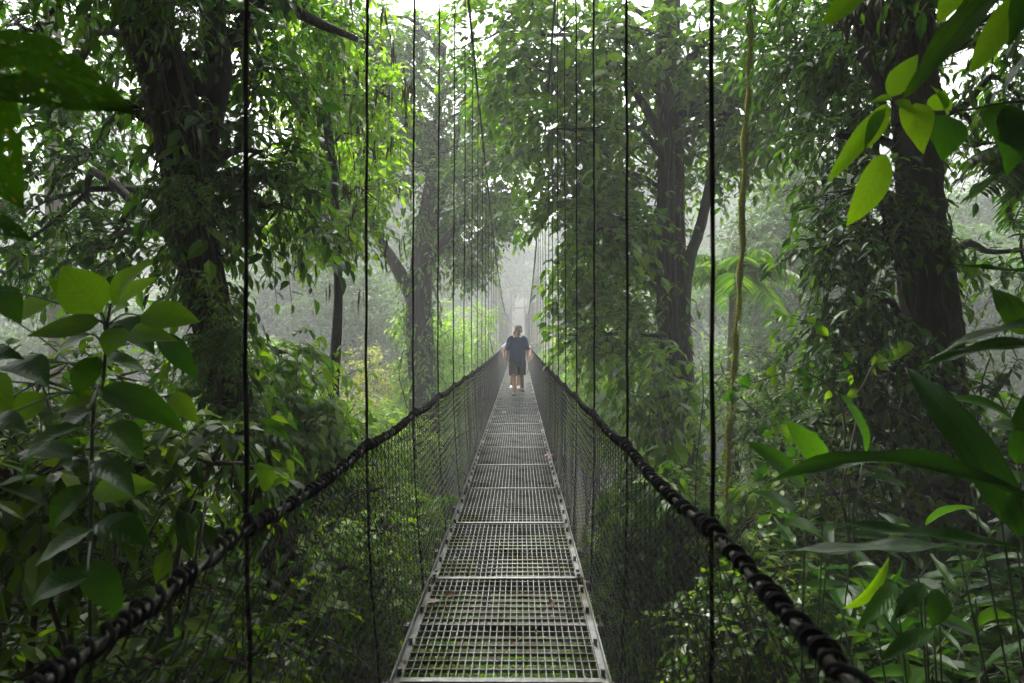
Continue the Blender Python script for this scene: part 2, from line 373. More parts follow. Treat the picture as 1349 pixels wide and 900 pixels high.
# grating of one panel (flat bars along, round bars across)
g = MB(); nl = 27
for k in range(nl):
    x = -W / 2 + .045 + (W - .09) * k / (nl - 1); g.box((x - .0021, .006, -.026), (x + .0021, BAY - .006, 0))
for k in range(16):
    y = .04 + (BAY - .08) * k / 15; g.box((-W / 2 + .041, y - .0026, -.013), (W / 2 - .041, y + .0026, .0022))
grate_me = g.mesh('grating', M['steel'], smooth=False)
def edge_mesh(s):
    e = MB(); x = s * W / 2
    e.box((min(x, x - s * .006), .004, -.05), (max(x, x - s * .006), BAY - .004, .006))
    xa, xb = sorted((x - s * .0062, x - s * .033)); e.box((xa, .004, -.034), (xb, BAY - .004, -.0275))
    for y in (.12, .42, .80, 1.10):                     # clip bolts
        V, F4, C = tube([(x - s * .022, y, -.03), (x - s * .022, y, .004)], .010, 6); e.add(V, F4, C)
    return e.mesh('edge_angle', M['steel'], smooth=False)
edge_me = {-1: edge_mesh(-1), 1: edge_mesh(1)}
b = MB().box((-W / 2 - .05, -.022, -.085), (W / 2 + .05, .022, -.036)); beam_me = b.mesh('cross_beam', M['steel_dark'], smooth=False)
b = MB().box((-W / 2 + .042, -.016, -.022), (W / 2 - .042, .016, .0052)); bar_me = b.mesh('joint_bar', M['steel'], smooth=False)
b = MB()
b.box((-.02, -.06, -.006), (.02, .06, .0)); 
for y in (-.04, .04): V, F4, C = tube([(0, y, 0), (0, y, .014)], .011, 6); b.add(V, F4, C)
plate_me = b.mesh('joint_plate', M['steel'], smooth=False)
rr = random.Random(3)
for k in range(NB):
    y0 = Y_START + BAY * k; z0 = deck_z(y0); sl_ = (deck_z(y0 + BAY) - z0) / BAY
    p = bpy.data.objects.new('deck_panel', grate_me); col.objects.link(p); p.parent = bridge
    p.matrix_local = Matrix.Translation((XC + rr.uniform(-.004, .004), y0, z0)) @ Matrix.Rotation(math.atan(sl_), 4, 'X') @ Matrix.Rotation(rr.uniform(-.006, .006), 4, 'Y')
    def sub(name, me, loc):
        o = bpy.data.objects.new(name, me); col.objects.link(o); o.parent = p; o.location = loc; return o
    sub('edge_angle', edge_me[-1], (0, 0, 0)); sub('edge_angle', edge_me[1], (0, 0, 0))
    sub('cross_beam', beam_me, (0, 0.06, 0)); sub('cross_beam', beam_me, (0, .06 + BAY / 2, 0))
    sub('joint_bar', bar_me, (0, .018, 0))
    if k % 2 == 0:
        for s in (-1, 1): sub('joint_plate', plate_me, (s * (W / 2 - .03), .07, .0085))

# handrails, netting, lashing, hangers, main cables
RAIL_H = 0.985
RX = {-1: -0.605, 1: 0.425}; CAB = {-1: -0.62, 1: 0.41}
H0 = 1.55
def rail_pt(s, y):
    u = ((y - H0) / BAY) % 1.0
    return np.array([RX[s], y, deck_z(y) + RAIL_H - .022 * 4 * u * (1 - u) * (1 if y < 12 else .5)])
def cable_z(y): return EYE + .62 + .0049 * (y - 34) ** 2

ys = np.arange(-2.5, 60.6, BAY / 8)
for s in (-1, 1):
    pts = np.array([rail_pt(s, y) for y in ys])
    add_tube(MB(), pts, .0070, 8).build('handrail_cable', M['cable'], bridge)
    yc = np.linspace(-4, 60.5, 90)
    cx = CAB[s] + (np.abs(yc - 34) / 34 * .02)
    add_tube(MB(), np.stack([cx, yc, cable_z(yc)], 1), .016, 8).build('main_cable', M['rope'], bridge)

# lashing: rope wound round the handrail cable, a few loops left slack
def lashing_mesh(seed, fine=True):
    r = np.random.default_rng(seed); n = 640 if fine else 180
    t = np.linspace(0, 1, n)
    turns = 38
    ph = 2 * np.pi * turns * (t + .022 * np.sin(2 * np.pi * 2 * t + r.uniform(0, 6)) + .013 * np.sin(2 * np.pi * 7 * t + r.uniform(0, 6)))
    slack = .0014 * (1 + np.sin(2 * np.pi * 5.3 * t + r.uniform(0, 6))) + .0013 * (1 + np.sin(2 * np.pi * 11 * t + r.uniform(0, 6)))
    rad = .0090 + slack
    sag = -.022 * 4 * t * (1 - t)
    pts = np.stack([rad * np.cos(ph), t * BAY, sag + rad * np.sin(ph) - slack * .5], 1)
    mb = add_tube(MB(), pts, .0040, 5)
    ph2 = ph * .5 + 1.0                                    # a second, looser turn
    pts = np.stack([(rad + .004) * np.cos(ph2), t * BAY, sag + (rad + .006) * np.sin(ph2)], 1)[:: 2]
    add_tube(mb, pts, .0036, 5)
    u = np.linspace(0, 2 * np.pi * 5, 60)                   # knot at the hanger
    add_tube(mb, np.stack([.014 * np.cos(u), -.02 + .04 * u / u[-1] + .006 * np.sin(3 * u), .017 * np.sin(u) - .003], 1), .0052, 5)
    return mb.mesh('lashing', M['rope'])
lash = [lashing_mesh(11 + k) for k in range(4)]; lash_far = [lashing_mesh(31 + k, False) for k in range(2)]

# netting: woven diamonds from the handrail down to the deck edge
def net_mesh(s):
    mb = MB(); nw = 28; nh = 42
    dx = X0 - .012 - RX[-1] if s < 0 else X1 + .012 - RX[1]
    bot = -.055; top = RAIL_H - .012
    q = np.arange(nh + 1)
    r = np.random.default_rng(5)
    for k in range(nw):
        yb = BAY * (k + .5) / nw; amp = BAY / nw / 2 * 1.04
        yy = yb + amp * np.where((q + 0 * k) % 2 == 0, 1, -1) * 1.0 + r.normal(0, .0016, nh + 1)
        f = q / nh; u = yy / BAY
        zz = bot + (top - bot) * f - .022 * 4 * u * (1 - u) * f
        xx = RX[s] + dx * (1 - f) + .014 * np.sin(f * 3.1) * s * np.sin(u * 3.1) + (.0028 if k % 2 else -.0028) * np.where(q % 2 == 0, 1, -1)
        mb.add(*tube(np.stack([xx, yy, zz], 1), .0025, 3, cap=False))
    return mb.mesh('netting', M['wire'], smooth=False)
net_me = {s: net_mesh(s) for s in (-1, 1)}

for s in (-1, 1):
    for k in range(-1, NB - 1):
        y0 = H0 + BAY * k; y1 = y0 + BAY
        if y1 > BLEN: break
        z0 = deck_z(y0); shear = Matrix.Identity(4); shear[2][1] = (deck_z(y1) - z0) / BAY
        T = Matrix.Translation((0, y0, z0)) @ shear
        o = bpy.data.objects.new('netting', net_me[s]); col.objects.link(o); o.parent = bridge; o.matrix_local = T; o['kind'] = 'stuff'
        me = lash[(k * 2 + (s > 0)) % 4] if k < 9 else lash_far[k % 2]
        o = bpy.data.objects.new('lashing', me); col.objects.link(o); o.parent = bridge
        o.matrix_local = Matrix.Translation((RX[s], y0, z0 + RAIL_H)) @ shear
        # hanger rod from the main cable, past the handrail, to the deck beam
        top = np.array([CAB[s] + abs(y0 - 34) / 34 * .02, y0 - .01 * (k % 3), cable_z(y0)]); bot = np.array([X0 - .03 if s < 0 else X1 + .03, y0, z0 - .07])
        mid = np.array([RX[s] + s * .013, y0, z0 + RAIL_H])
        h = MB(); pts = spline([bot, mid, mid * .5 + top * .5 + (rr.uniform(-.006, .006), 0, 0), top], 40 if k < 6 else 8)
        if k < 6:
            pts[:, 0] += .0022 * np.sin(np.arange(40) * 2.4); add_tube(h, pts, .0056 + .0006 * np.sin(np.arange(40) * 1.9), 6)
        else: add_tube(h, pts, .006, 5)
        u = np.linspace(0, 2 * np.pi * 3, 20); add_tube(h, np.stack([top[0] + .014 * np.cos(u), np.full(20, top[1]), top[2] + .018 * np.sin(u)], 1), .006, 4)
        o = h.build('hanger', M['rope'], bridge)

# portal at the far bank
tw = empty('tower', (XC, 60.6, deck_z(60)), None); tw.parent = bridge
for x in (-.85, .85):
    V, F4, C = tube(spline([(x * 1.15, 0, -1.2), (x, 0, 4.9)], 6), .11, 8); MB().add(V, F4, C).build('tower_leg', M['bark_grey'], tw)
MB().box((-1.05, -.08, 4.55), (1.05, .08, 4.78)).build('crossbar', M['bark_grey'], tw)
MB().box((-1.0, -.06, 3.1), (1.0, .06, 3.22)).build('crossbar', M['bark_grey'], tw)
V = []; MB().box((-1.3, .2, -.3), (1.3, 3.2, -.02)).build('landing', M['steel'], bridge).matrix_local = Matrix.Translation((XC, 60.2, deck_z(60)))

# ------------------------------------------------------------------ people
def loft(mb, rings, n=16, cap=True):
    """rings: (cx, cy, cz, rx, ry[, tiltx])"""
    V = []; a = np.linspace(0, 2 * np.pi, n, endpoint=False)
    rs = spline(np.array([r[:5] for r in rings], dtype=float), len(rings) * 3)
    for cx, cy, cz, rx, ry in rs:
        V.append(np.stack([cx + rx * np.cos(a), cy + ry * np.sin(a), np.full(n, cz)], 1))
    m = len(rs); V = np.vstack(V)
    i, j = np.meshgrid(np.arange(m - 1), np.arange(n), indexing='ij'); j2 = (j + 1) % n
    F = np.stack([i * n + j, i * n + j2, (i + 1) * n + j2, (i + 1) * n + j], -1).reshape(-1, 4)
    mb.add(V, F)
    return mb

def skin_body(parent, verts, edges, radii, mat, root):
    me = bpy.data.meshes.new('body'); me.from_pydata([tuple(v) for v in verts], edges, [])
    o = bpy.data.objects.new('body', me); col.objects.link(o); o.parent = parent
    me.materials.append(mat)
    md = o.modifiers.new('skin', 'SKIN'); md.use_smooth_shade = True; md.branch_smoothing = .5
    for i, (v, r) in enumerate(zip(me.skin_vertices[0].data, radii)):
        v.radius = r if isinstance(r, tuple) else (r, r); v.use_root = (i == root)
    sb = o.modifiers.new('sub', 'SUBSURF'); sb.levels = 2; sb.render_levels = 2
    return o

def make_person(loc, label, pose, cl):
    """a walking figure facing -y; pose gives joints in metres"""
    root = empty('person', loc, label, 'person')
    V = []; E = []; Rd = []
    def v(p, r, prev=None):
        V.append(p); Rd.append(r)
        if prev is not None: E.append((prev, len(V) - 1))
        return len(V) - 1
    pel = v((0, 0, .95), (.15, .105)); bel = v((0, -.035, 1.10), (.155, .125), pel); che = v((0, -.01, 1.30), (.165, .115), bel)
    nk0 = v((0, .0, 1.44), (.075, .07), che); nk = v((0, -.015, 1.50), (.056, .058), nk0)
    hx = pose['head']
    jaw = v((hx[0] * .5, -.045, 1.555), (.062, .072), nk); face = v((hx[0], -.035, 1.625), (.075, .092), jaw); crown = v((hx[0], -.025, 1.70), (.070, .086), face); v((hx[0], -.02, 1.735), (.045, .055), crown)
    for s, arm, leg in ((-1, pose['armL'], pose['legL']), (1, pose['armR'], pose['legR'])):
        sh = v((s * .185, 0, 1.40), .066, che); el = v(arm[0], .044, sh); fo = v(tuple(.5 * np.array(arm[0]) + .5 * np.array(arm[1])), .041, el); wr = v(arm[1], .028, fo)
        hd = np.array(arm[2]) - np.array(arm[1])
        pm = v(tuple(np.array(arm[1]) + hd * .5), (.020, .038), wr)
        for q in range(4):                                    # four fingers and a thumb
            o = np.array([0.0, -.030 + .020 * q, 0]); ln = (.9, 1.0, .96, .8)[q]
            f1 = v(tuple(np.array(arm[1]) + hd * .95 + o), .0095, pm); f2 = v(tuple(np.array(arm[1]) + hd * (.95 + .42 * ln) + o + np.array([-s * .012, 0, 0])), .0085, f1)
            v(tuple(np.array(arm[1]) + hd * (.95 + .75 * ln) + o + np.array([-s * .030, 0, 0])), .007, f2)
        t1 = v(tuple(np.array(arm[1]) + hd * .55 + np.array([-s * .006, -.045, 0])), .011, pm); v(tuple(np.array(arm[1]) + hd * .95 + np.array([-s * .012, -.062, 0])), .009, t1)
        hp = v((s * .10, 0, .90), .10, pel); kn = v(leg[0], .062, hp)
        cf = v(tuple(.68 * np.array(leg[0]) + .32 * np.array(leg[1]) + np.array([0, .02, 0])), .061, kn); an = v(leg[1], .040, cf)
        hl = v((leg[1][0], leg[1][1] + .02, leg[1][2] - .055), .036, an); v((leg[1][0] + s * .02, leg[1][1] - .16, leg[1][2] - .065), (.042, .026), hl)
    skin_body(root, V, E, Rd, M['skin'], pel)
    # face: nose, ears as one small mesh on the head
    # shirt
    sh = MB()
    loft(sh, [(0, -.02, .86, .205, .158), (0, -.03, .98, .207, .165), (0, -.035, 1.12, .205, .162), (0, -.015, 1.28, .208, .142), (0, 0, 1.39, .197, .112), (0, .002, 1.455, .12, .09), (0, -.004, 1.475, .078, .075)], 22)
    for s, arm in ((-1, pose['armL']), (1, pose['armR'])):
        a0 = np.array((s * .165, 0, 1.395)); a1 = np.array(arm[0]); d = a1 - a0
        pts = np.array([a0 + d * t + np.array([-s * .055 * (t < 0), 0, .012 * (t < .2)]) for t in (-.12, 0, .3, .6, .92)]); sh.add(*tube(spline(pts, 11), np.linspace(.092, .078, 11), 14, cap=False))
    sh.build('shirt', cl['shirt'], root)
    st = MB(); loft(st, [(0, 0, .70, .165, .13), (0, -.01, .82, .198, .142), (0, -.02, .92, .198, .146), (0, -.02, 1.0, .195, .146)], 20)
    for s, leg in ((-1, pose['legL']), (1, pose['legR'])):
        h0 = np.array((s * .10, 0, .88)); k0 = np.array(leg[0]); d = k0 - h0
        pts = np.array([h0 + d * t for t in (0, .35, .7, 1.0)]); st.add(*tube(spline(pts, 9), np.linspace(.118, .108, 9), 14, cap=False))
    st.build('shorts', cl['shorts'], root)
    for s, leg in ((-1, pose['legL']), (1, pose['legR'])):
        ax, ay, az = leg[1]; b = MB(); a = np.linspace(0, 2 * np.pi, 14, endpoint=False)
        rings = [(ay + .075, .030, .045, .036), (ay + .05, .047, .075, .03), (ay - .02, .047, .085, .03), (ay - .10, .050, .06, .026), (ay - .17, .050, .045, .02), (ay - .215, .030, .03, .018)]
        V_ = []
        for y, wx, h, f in rings:
            base = az - .095
            V_.append(np.stack([ax + s * .02 * (ay - y) * 4 + wx * np.cos(a), np.full(14, y), base + np.where(np.sin(a) > 0, np.sin(a) * h, np.sin(a) * .012) + .012], 1))
        n = 14; m = len(V_); i, j = np.meshgrid(np.arange(m - 1), np.arange(n), indexing='ij'); j2 = (j + 1) % n
        F_ = np.stack([i * n + j, i * n + j2, (i + 1) * n + j2, (i + 1) * n + j], -1).reshape(-1, 4)
        b.add(np.vstack(V_), F_, [list(range(n))], [list(range((m - 1) * n, m * n))])
        b.build('shoe', cl['shoe'], root)
    hx = hx[0]
    c = MB(); loft(c, [(hx, -.02, 1.672, .094, .112), (hx, -.02, 1.705, .094, .112), (hx, -.015, 1.755, .080, .096), (hx, -.01, 1.782, .045, .055), (hx, -.01, 1.788, .006, .006)], 18)
    a = np.linspace(np.pi * 1.08, np.pi * 1.92, 12)           # peak
    inn = np.stack([hx + .093 * np.cos(a), -.02 + .11 * np.sin(a), np.full(12, 1.676)], 1)
    out = np.stack([hx + .098 * np.cos(a) + pose['head'][1], -.02 + .195 * np.sin(a), np.full(12, 1.655)], 1)
    k = np.arange(11); c.add(np.vstack([inn, out, inn - (0, 0, .006), out - (0, 0, .006)]), np.stack([k, k + 1, k + 13, k + 12], 1), np.stack([k + 24, k + 36, k + 37, k + 25], 1), np.stack([k + 12, k + 13, k + 37, k + 36], 1))
    c.build('cap', cl['cap'], root)
    h = MB(); loft(h, [(hx, .012, 1.585, .058, .075), (hx, .006, 1.63, .079, .087), (hx, -.006, 1.68, .081, .096)], 14); h.build('hair', M['hair'], root)
    f = MB(); f.add(*tube(spline([(hx, -.118, 1.655), (hx + .004, -.145, 1.615), (hx, -.125, 1.605)], 6), [.008, .014, .016, .017, .015, .010], 7))
    for s in (-1, 1): f.add(*tube(spline([(hx + s * .078, -.01, 1.60), (hx + s * .090, .0, 1.63), (hx + s * .084, .006, 1.655)], 6), [.008, .012, .014, .015, .014, .008], 6))
    f.build('face', M['skin'], root)
    e = MB()
    for s in (-1, 1): e.add(*tube(np.array([(hx + s * .030, -.110, 1.645), (hx + s * .030, -.128, 1.644)]), [.012, .007], 6))
    e.add(*tube(np.array([(hx - .024, -.122, 1.575), (hx, -.128, 1.573), (hx + .024, -.122, 1.575)]), [.003, .006, .003], 6))
    e.build('eyes_and_mouth', M['hair'], root)
    return root

PY = 17.0; pz = deck_z(PY - .1)
man = make_person((P(681, 520, PY)[0] + .012, PY, pz + .004), 'man in navy t-shirt, dark shorts and grey patterned cap walking on the bridge', dict(head=(.028, .03),
    legL=((-.10, -.15, .51), (-.07, -.24, .10)), legR=((.10, -.03, .50), (.12, .24, .155)),
    armL=((-.25, .085, 1.13), (-.27, .07, .88), (-.262, .05, .80)), armR=((.25, -.03, 1.12), (.275, -.17, .90), (.262, -.22, .83))),
    dict(shirt=M['navy'], shorts=M['charcoal'], cap=M['camo'], shoe=M['shoe']))
man.scale = (1.0, 1.0, .965)
PY2 = 18.9; pz2 = deck_z(PY2)
man2 = make_person((P(681, 520, PY2)[0] - .02, PY2, pz2 + .004), 'person in pale lilac shirt following close behind the man in navy', dict(head=(.01, 0),
    legL=((-.10, -.05, .50), (-.14, .02, .10)), legR=((.09, -.12, .51), (.06, -.20, .11)),
    armL=((-.40, .02, 1.22), (-.36, -.17, 1.05), (-.37, -.22, .99)), armR=((.39, .02, 1.20), (.40, -.18, 1.06), (.41, -.23, 1.0))),
    dict(shirt=M['pale_cloth'], shorts=M['charcoal'], cap=M['camo'], shoe=M['white_shoe']))
man2.scale = (.95, .95, .90)

# ------------------------------------------------------------------ single large leaves
def leaf_mesh(name, mat, shape='ovate', arch=.12, fold=.14, nx=9, ny=4, wave=.0, holes=None, seed=0):
    """one leaf 1 long (x), 1 wide (y); the chord runs base to tip"""
    t = np.linspace(0, 1, nx + 1); u = np.linspace(-1, 1, ny + 1)
    if shape == 'ovate': w = np.sin(np.pi * np.clip(t, 0, 1) ** .72) ** .8 * (1 - .35 * t ** 6)
    elif shape == 'heart': w = np.clip(np.sin(np.pi * np.clip(t * .9 + .1, 0, 1) ** .62), 0, None) ** .75 * (1 - t ** 3 * .5); w[0] = .25
    elif shape == 'lance': w = np.sin(np.pi * t ** .85) ** .75
    else: w = np.minimum(1, t * 4.5 + .12) ** .8 * np.minimum(1, (1 - t) * 2.6) ** .75
    w[-1] = .012; w = np.maximum(w, .012) / w.max() * .5
    r = np.random.default_rng(seed)
    Tt, U = np.meshgrid(t, u, indexing='ij'); Wd = np.repeat(w[:, None], ny + 1, 1)
    tw_ = r.uniform(-.5, .5) * Tt; curl = r.uniform(-.1, .12)
    x = Tt - .06 * np.abs(U) * (1 - Tt) * (shape == 'heart')
    y = U * Wd + .02 * np.sin(Tt * 5 + seed) 
    asp = {'strap': .13, 'lance': .3, 'ovate': .7, 'heart': .9}[shape]      # fold and ripple follow the width
    z = arch * 4 * Tt * (1 - Tt) + asp * fold * np.abs(U) * Wd + asp * wave * np.sin(Tt * 17 + U * 2 + seed) * np.abs(U) + asp * r.normal(0, .008, x.shape) - curl * Tt ** 4
    z = z + asp * U * Wd * np.sin(tw_); y = y * np.cos(tw_) + r.uniform(-.06, .06) * np.sin(Tt * np.pi)
    V = np.stack([x, y, z], -1).reshape(-1, 3); m = ny + 1
    i, j = np.meshgrid(np.arange(nx), np.arange(ny), indexing='ij')
    F = np.stack([i * m + j, (i + 1) * m + j, (i + 1) * m + j + 1, i * m + j + 1], -1).reshape(-1, 4)
    if holes:
        c = V[F].mean(1); keep = np.ones(len(F), bool)
        for hx, hy, hr in holes: keep &= np.hypot(c[:, 0] - hx, (c[:, 1] - hy) * .6) > hr
        F = F[keep]
    uv = np.stack([Tt.ravel(), (U * Wd).ravel()], 1)
    mb = MB().add(V, F)
    return mb.mesh(name, mat, True, uv=uv)

def put_leaf(me, base, tip, width, nrm, parent, name='leaf'):
    base = np.asarray(base, float); a = np.asarray(tip, float) - base; Ln = np.linalg.norm(a); a = a / Ln
    s = np.cross(np.asarray(nrm, float), a); s /= max(np.linalg.norm(s), 1e-6); n = np.cross(a, s)
    m = Matrix(((a[0] * Ln, s[0] * width, n[0] * Ln * .8, base[0]), (a[1] * Ln, s[1] * width, n[1] * Ln * .8, base[1]), (a[2] * Ln, s[2] * width, n[2] * Ln * .8, base[2]), (0, 0, 0, 1)))
    o = bpy.data.objects.new(name, me); col.objects.link(o); o.parent = parent
    o.matrix_local = Matrix.Translation(-parent.location) @ m
    return o

LM = {}
for k in range(6):
    LM['broad', k] = leaf_mesh('leaf', M['big_leaf'], 'ovate', .06 + .03 * k, .12 + .03 * k, seed=k)
    LM['broad_dark', k] = leaf_mesh('leaf', M['big_leaf_dark'], 'ovate', .06 + .035 * k, .12 + .03 * k, wave=.02, seed=k + 40)
    LM['heart', k] = leaf_mesh('leaf', M['big_leaf'], 'heart', .04 + .03 * k, .15, seed=k + 50)
    LM['lance', k] = leaf_mesh('leaf', M['big_leaf'], 'lance', .03 + .03 * k, .25, seed=k + 60)
    LM['lance_dark', k] = leaf_mesh('leaf', M['big_leaf_dark'], 'lance', .05 + .035 * k, .3, wave=.02, seed=k + 70)
    LM['strap', k] = leaf_mesh('leaf', M['strap_leaf'], 'strap', .03 + .04 * k, .5, nx=20, ny=6, wave=.12, seed=k + 80)
def rel(root, mb, name, mat, kind=None, smooth=True):
    o = mb.build(name, mat, root, smooth=smooth, kind=kind, origin=tuple(root.location)); return o

# ------------------------------------------------------------------ trees
def clear_bridge(B, A=None, half=.85, lo=-.5, hi=3.2):
    """mask of points that stay off the walkway"""
    return ~((np.abs(B[:, 0] + .07) < half) & (B[:, 2] < hi) & (B[:, 2] > lo) & (B[:, 1] < 61))

def limb(mb, a, b, r0, r1, lift=.15, wob=.08, sides=7, n=9, rough=.06):
    a = np.asarray(a, float); b = np.asarray(b, float); d = b - a; Ln = np.linalg.norm(d)
    m1 = a + d * .35 + np.array([0, 0, lift * Ln]) + rng.normal(0, wob * Ln, 3) * .6
    m2 = a + d * .72 + np.array([0, 0, lift * .6 * Ln]) + rng.normal(0, wob * Ln, 3) * .6
    p = spline([a, m1, m2, b], n); add_tube(mb, p, np.linspace(r0, r1, n), sides, rough); return p

def foliate(leaf_mb, stem_mb, clumps, per, tl, K, L, W_, droop=.35, opposite=False, T=T_MID, flat=.75, hang=.25, out=.6, jit=.3, stems=True, boughs=True):
    for c in clumps:
        p, r = np.asarray(c[:3], float), c[3]; n = max(4, int(per * (c[4] if len(c) > 4 else 1)))
        B, d = clump_pts(p, r, n, flat); D = d * out + rng.normal(0, .45, d.shape) + np.array([0, 0, -.15])
        k = clear_bridge(B)
        B, D = B[k], D[k]
        if not len(B): continue
        twigs(leaf_mb, B, D, rng.uniform(.6, 1.2, len(B)) * tl, K, L, W_, droop, opposite, T, (stem_mb, .0035 + L * .012) if stems else None, hang, jit)
        if boughs:
            for q in B[:: max(1, len(B) // 5)]:
                if np.linalg.norm(q - p) > .1: add_tube(stem_mb, spline([p, (p + q) / 2 + rng.normal(0, .06 * r, 3), q], 5), np.linspace(.012 + r * .012, .004, 5), 4)

def hero_tree(name, label, cat, trunk, bark, clumps, mat, per, tl, K, L, W_, extra=(), limb_r=.05, **kw):
    """trunk rows: x, y, z, radius (top to bottom); clumps rows: x, y, z, radius"""
    tr = spline(trunk, 64); base = tr[-1][:3]
    root = empty(name, base, label, cat)
    t = MB(); add_tube(t, tr[:, :3], tr[:, 3], 28, .075, 7)
    for e in extra:
        q = spline(e, 30); add_tube(t, q[:, :3], q[:, 3], 14, .09, 3)
    rel(root, t, 'trunk', M[bark])
    lf, br = MB(), MB()
    for c in clumps:
        d = np.linalg.norm(tr[:, :3] - np.asarray(c[:3]), axis=1) + 2.0 * np.maximum(0, tr[:, 2] - c[2] + .3)
        i = int(np.argmin(d)); limb(br, tr[i, :3], c[:3], limb_r, limb_r * .35)
    foliate(lf, br, clumps, per, tl, K, L, W_, **kw)
    rel(root, br, 'branches', M['bark'])
    rel(root, lf, 'crown', M[mat], kind='stuff', smooth=False)
    return root, tr

def on_trunk(tr, n, t0, t1, lo=0.0):
    """random places on the skin of a trunk and the outward directions"""
    i = rng.integers(int(t0 * (len(tr) - 1)), max(int(t1 * (len(tr) - 1)), 1), n)
    a = rng.uniform(0, 2 * np.pi, n)
    d = np.stack([np.cos(a), np.sin(a), np.zeros(n)], 1)
    return tr[i, :3] + d * (tr[i, 3] * .98)[:, None] + rng.normal(0, .03, (n, 3)) * [0, 0, 1], d

def climbers(root, tr, n, t0, t1, mat, L, W_, tl, K, name='climbing_leaves', hang=.5, droop=.8):
    lf, st = MB(), MB(); B, d = on_trunk(tr, n, t0, t1)
    twigs(lf, B, d + rng.normal(0, .35, d.shape), rng.uniform(.5, 1.2, n) * tl, K, L, W_, droop, False, T_MID, (st, .004), hang)
    for k in range(9):                                        # vines running up the trunk
        i = np.linspace(t0, t1, 26) * (len(tr) - 1); ii = i.astype(int); a = rng.uniform(0, 6.28) + np.cumsum(rng.normal(0, .14, 26))
        add_tube(st, tr[ii, :3] + (tr[ii, 3] * 1.03 + .012)[:, None] * np.stack([np.cos(a), np.sin(a), 0 * a], 1), rng.uniform(.008, .02), 5)
    rel(root, st, 'vines', M['twig']); rel(root, lf, name, M[mat], kind='stuff', smooth=False)

def moss_on(root, tr, n, t0, t1, L=.16, name='moss'):
    mb = MB(); B, d = on_trunk(tr, n, t0, t1)
    leaf_cloud(mb, B, d * .35 + np.array([0, 0, -1.0]) + rng.normal(0, .25, d.shape), d + rng.normal(0, .3, d.shape), rng.uniform(.4, 1.2, n) * L, rng.uniform(.004, .009, n), T_FAR)
    rel(root, mb, name, M['moss'], kind='stuff', smooth=False)

def pc(px, py, z, r, w=1): return (*P(px, py, z), r, w)
def row(px, py, z, r): return (*P(px, py, z), r)

# A: thick leaning trunk on the left bank
gA = float(G(P(425, 900, 5.5)[0], 5.6))
trA = [row(120, -420, 5.3, 0.196), row(150, -200, 5.4, 0.182), row(185, 0, 5.5, 0.170), row(222, 110, 5.5, 0.177), row(243, 220, 5.5, 0.155), row(262, 340, 5.5, 0.148), row(295, 480, 5.5, 0.140), row(330, 610, 5.5, 0.140), row(372, 740, 5.4, 0.136), row(405, 880, 5.5, 0.148), (P(425, 900, 5.5)[0], 5.55, gA - .3, .42)]
clA = [pc(40, 40, 7, .7), pc(110, 30, 7.5, .7), pc(30, 150, 8, .6), pc(120, 200, 7.5, .5), pc(60, 265, 7.5, .5), pc(170, 320, 7, .4), pc(290, 20, 6.2, .55), pc(345, 90, 6.5, .4), pc(340, 200, 6.0, .35), pc(370, 270, 6.2, .4, .8),
       pc(90, 330, 8.5, .6), pc(20, 330, 8, .5), pc(150, 140, 8.5, .5), pc(395, 20, 7.5, .45), pc(20, -120, 6, 1.2), pc(200, -180, 5, 1.2), pc(330, -140, 6, 1.1), pc(420, -260, 7, 1.3), pc(-150, -60, 6, 1.2), pc(100, -350, 4, 1.3), pc(-300, 150, 6, 1.3)]
extraA = [[row(270, -160, 5.9, .10), row(282, 30, 5.9, .10), row(288, 110, 5.75, .09), row(262, 260, 5.55, .08)],
          [row(345, -8, 6.1, .06), row(415, 28, 6.6, .05), row(470, 52, 7.0, .03)], [row(262, 120, 5.6, .07), row(300, 60, 5.9, .06), row(345, -8, 6.1, .06)]]
treeA, TA = hero_tree('leaning_tree', 'thick dark leaning tree trunk wrapped in climbers, left of the bridge', 'tree', trA, 'bark', clA, 'leaf_dark', 66, .5, 8, .14, .07, extraA)
climbers(treeA, TA, 230, .2, .97, 'leaf_dark', .12, .055, .3, 6)
climbers(treeA, TA, 90, .3, .97, 'leaf_mid', .16, .08, .35, 4, name='broad_climber_leaves')
moss_on(treeA, TA, 1300, .1, .95, .2)
# strappy ferns sprouting from the trunk
lf = MB(); st = MB()
for (px, py, n) in ((232, 245, 26), (250, 262, 20), (285, 450, 40), (300, 440, 30), (280, 470, 24), (225, 5, 50), (300, 560, 26), (270, 380, 20)):
    b0 = P(px, py, 5.2); d = unit(rng.normal(0, 1, (n, 3)) * [1, .7, .6] + [0, -.7, .25])
    twigs(lf, b0 + rng.normal(0, .06, (n, 3)), d, rng.uniform(.2, .42, n), 12, .07, .02, .9, True, T_FAR, (st, .003), .3, .12)
rel(treeA, lf, 'epiphyte_fronds', M['leaf_mid'], kind='stuff', smooth=False); rel(treeA, st, 'epiphyte_stems', M['stalk'], kind='stuff')

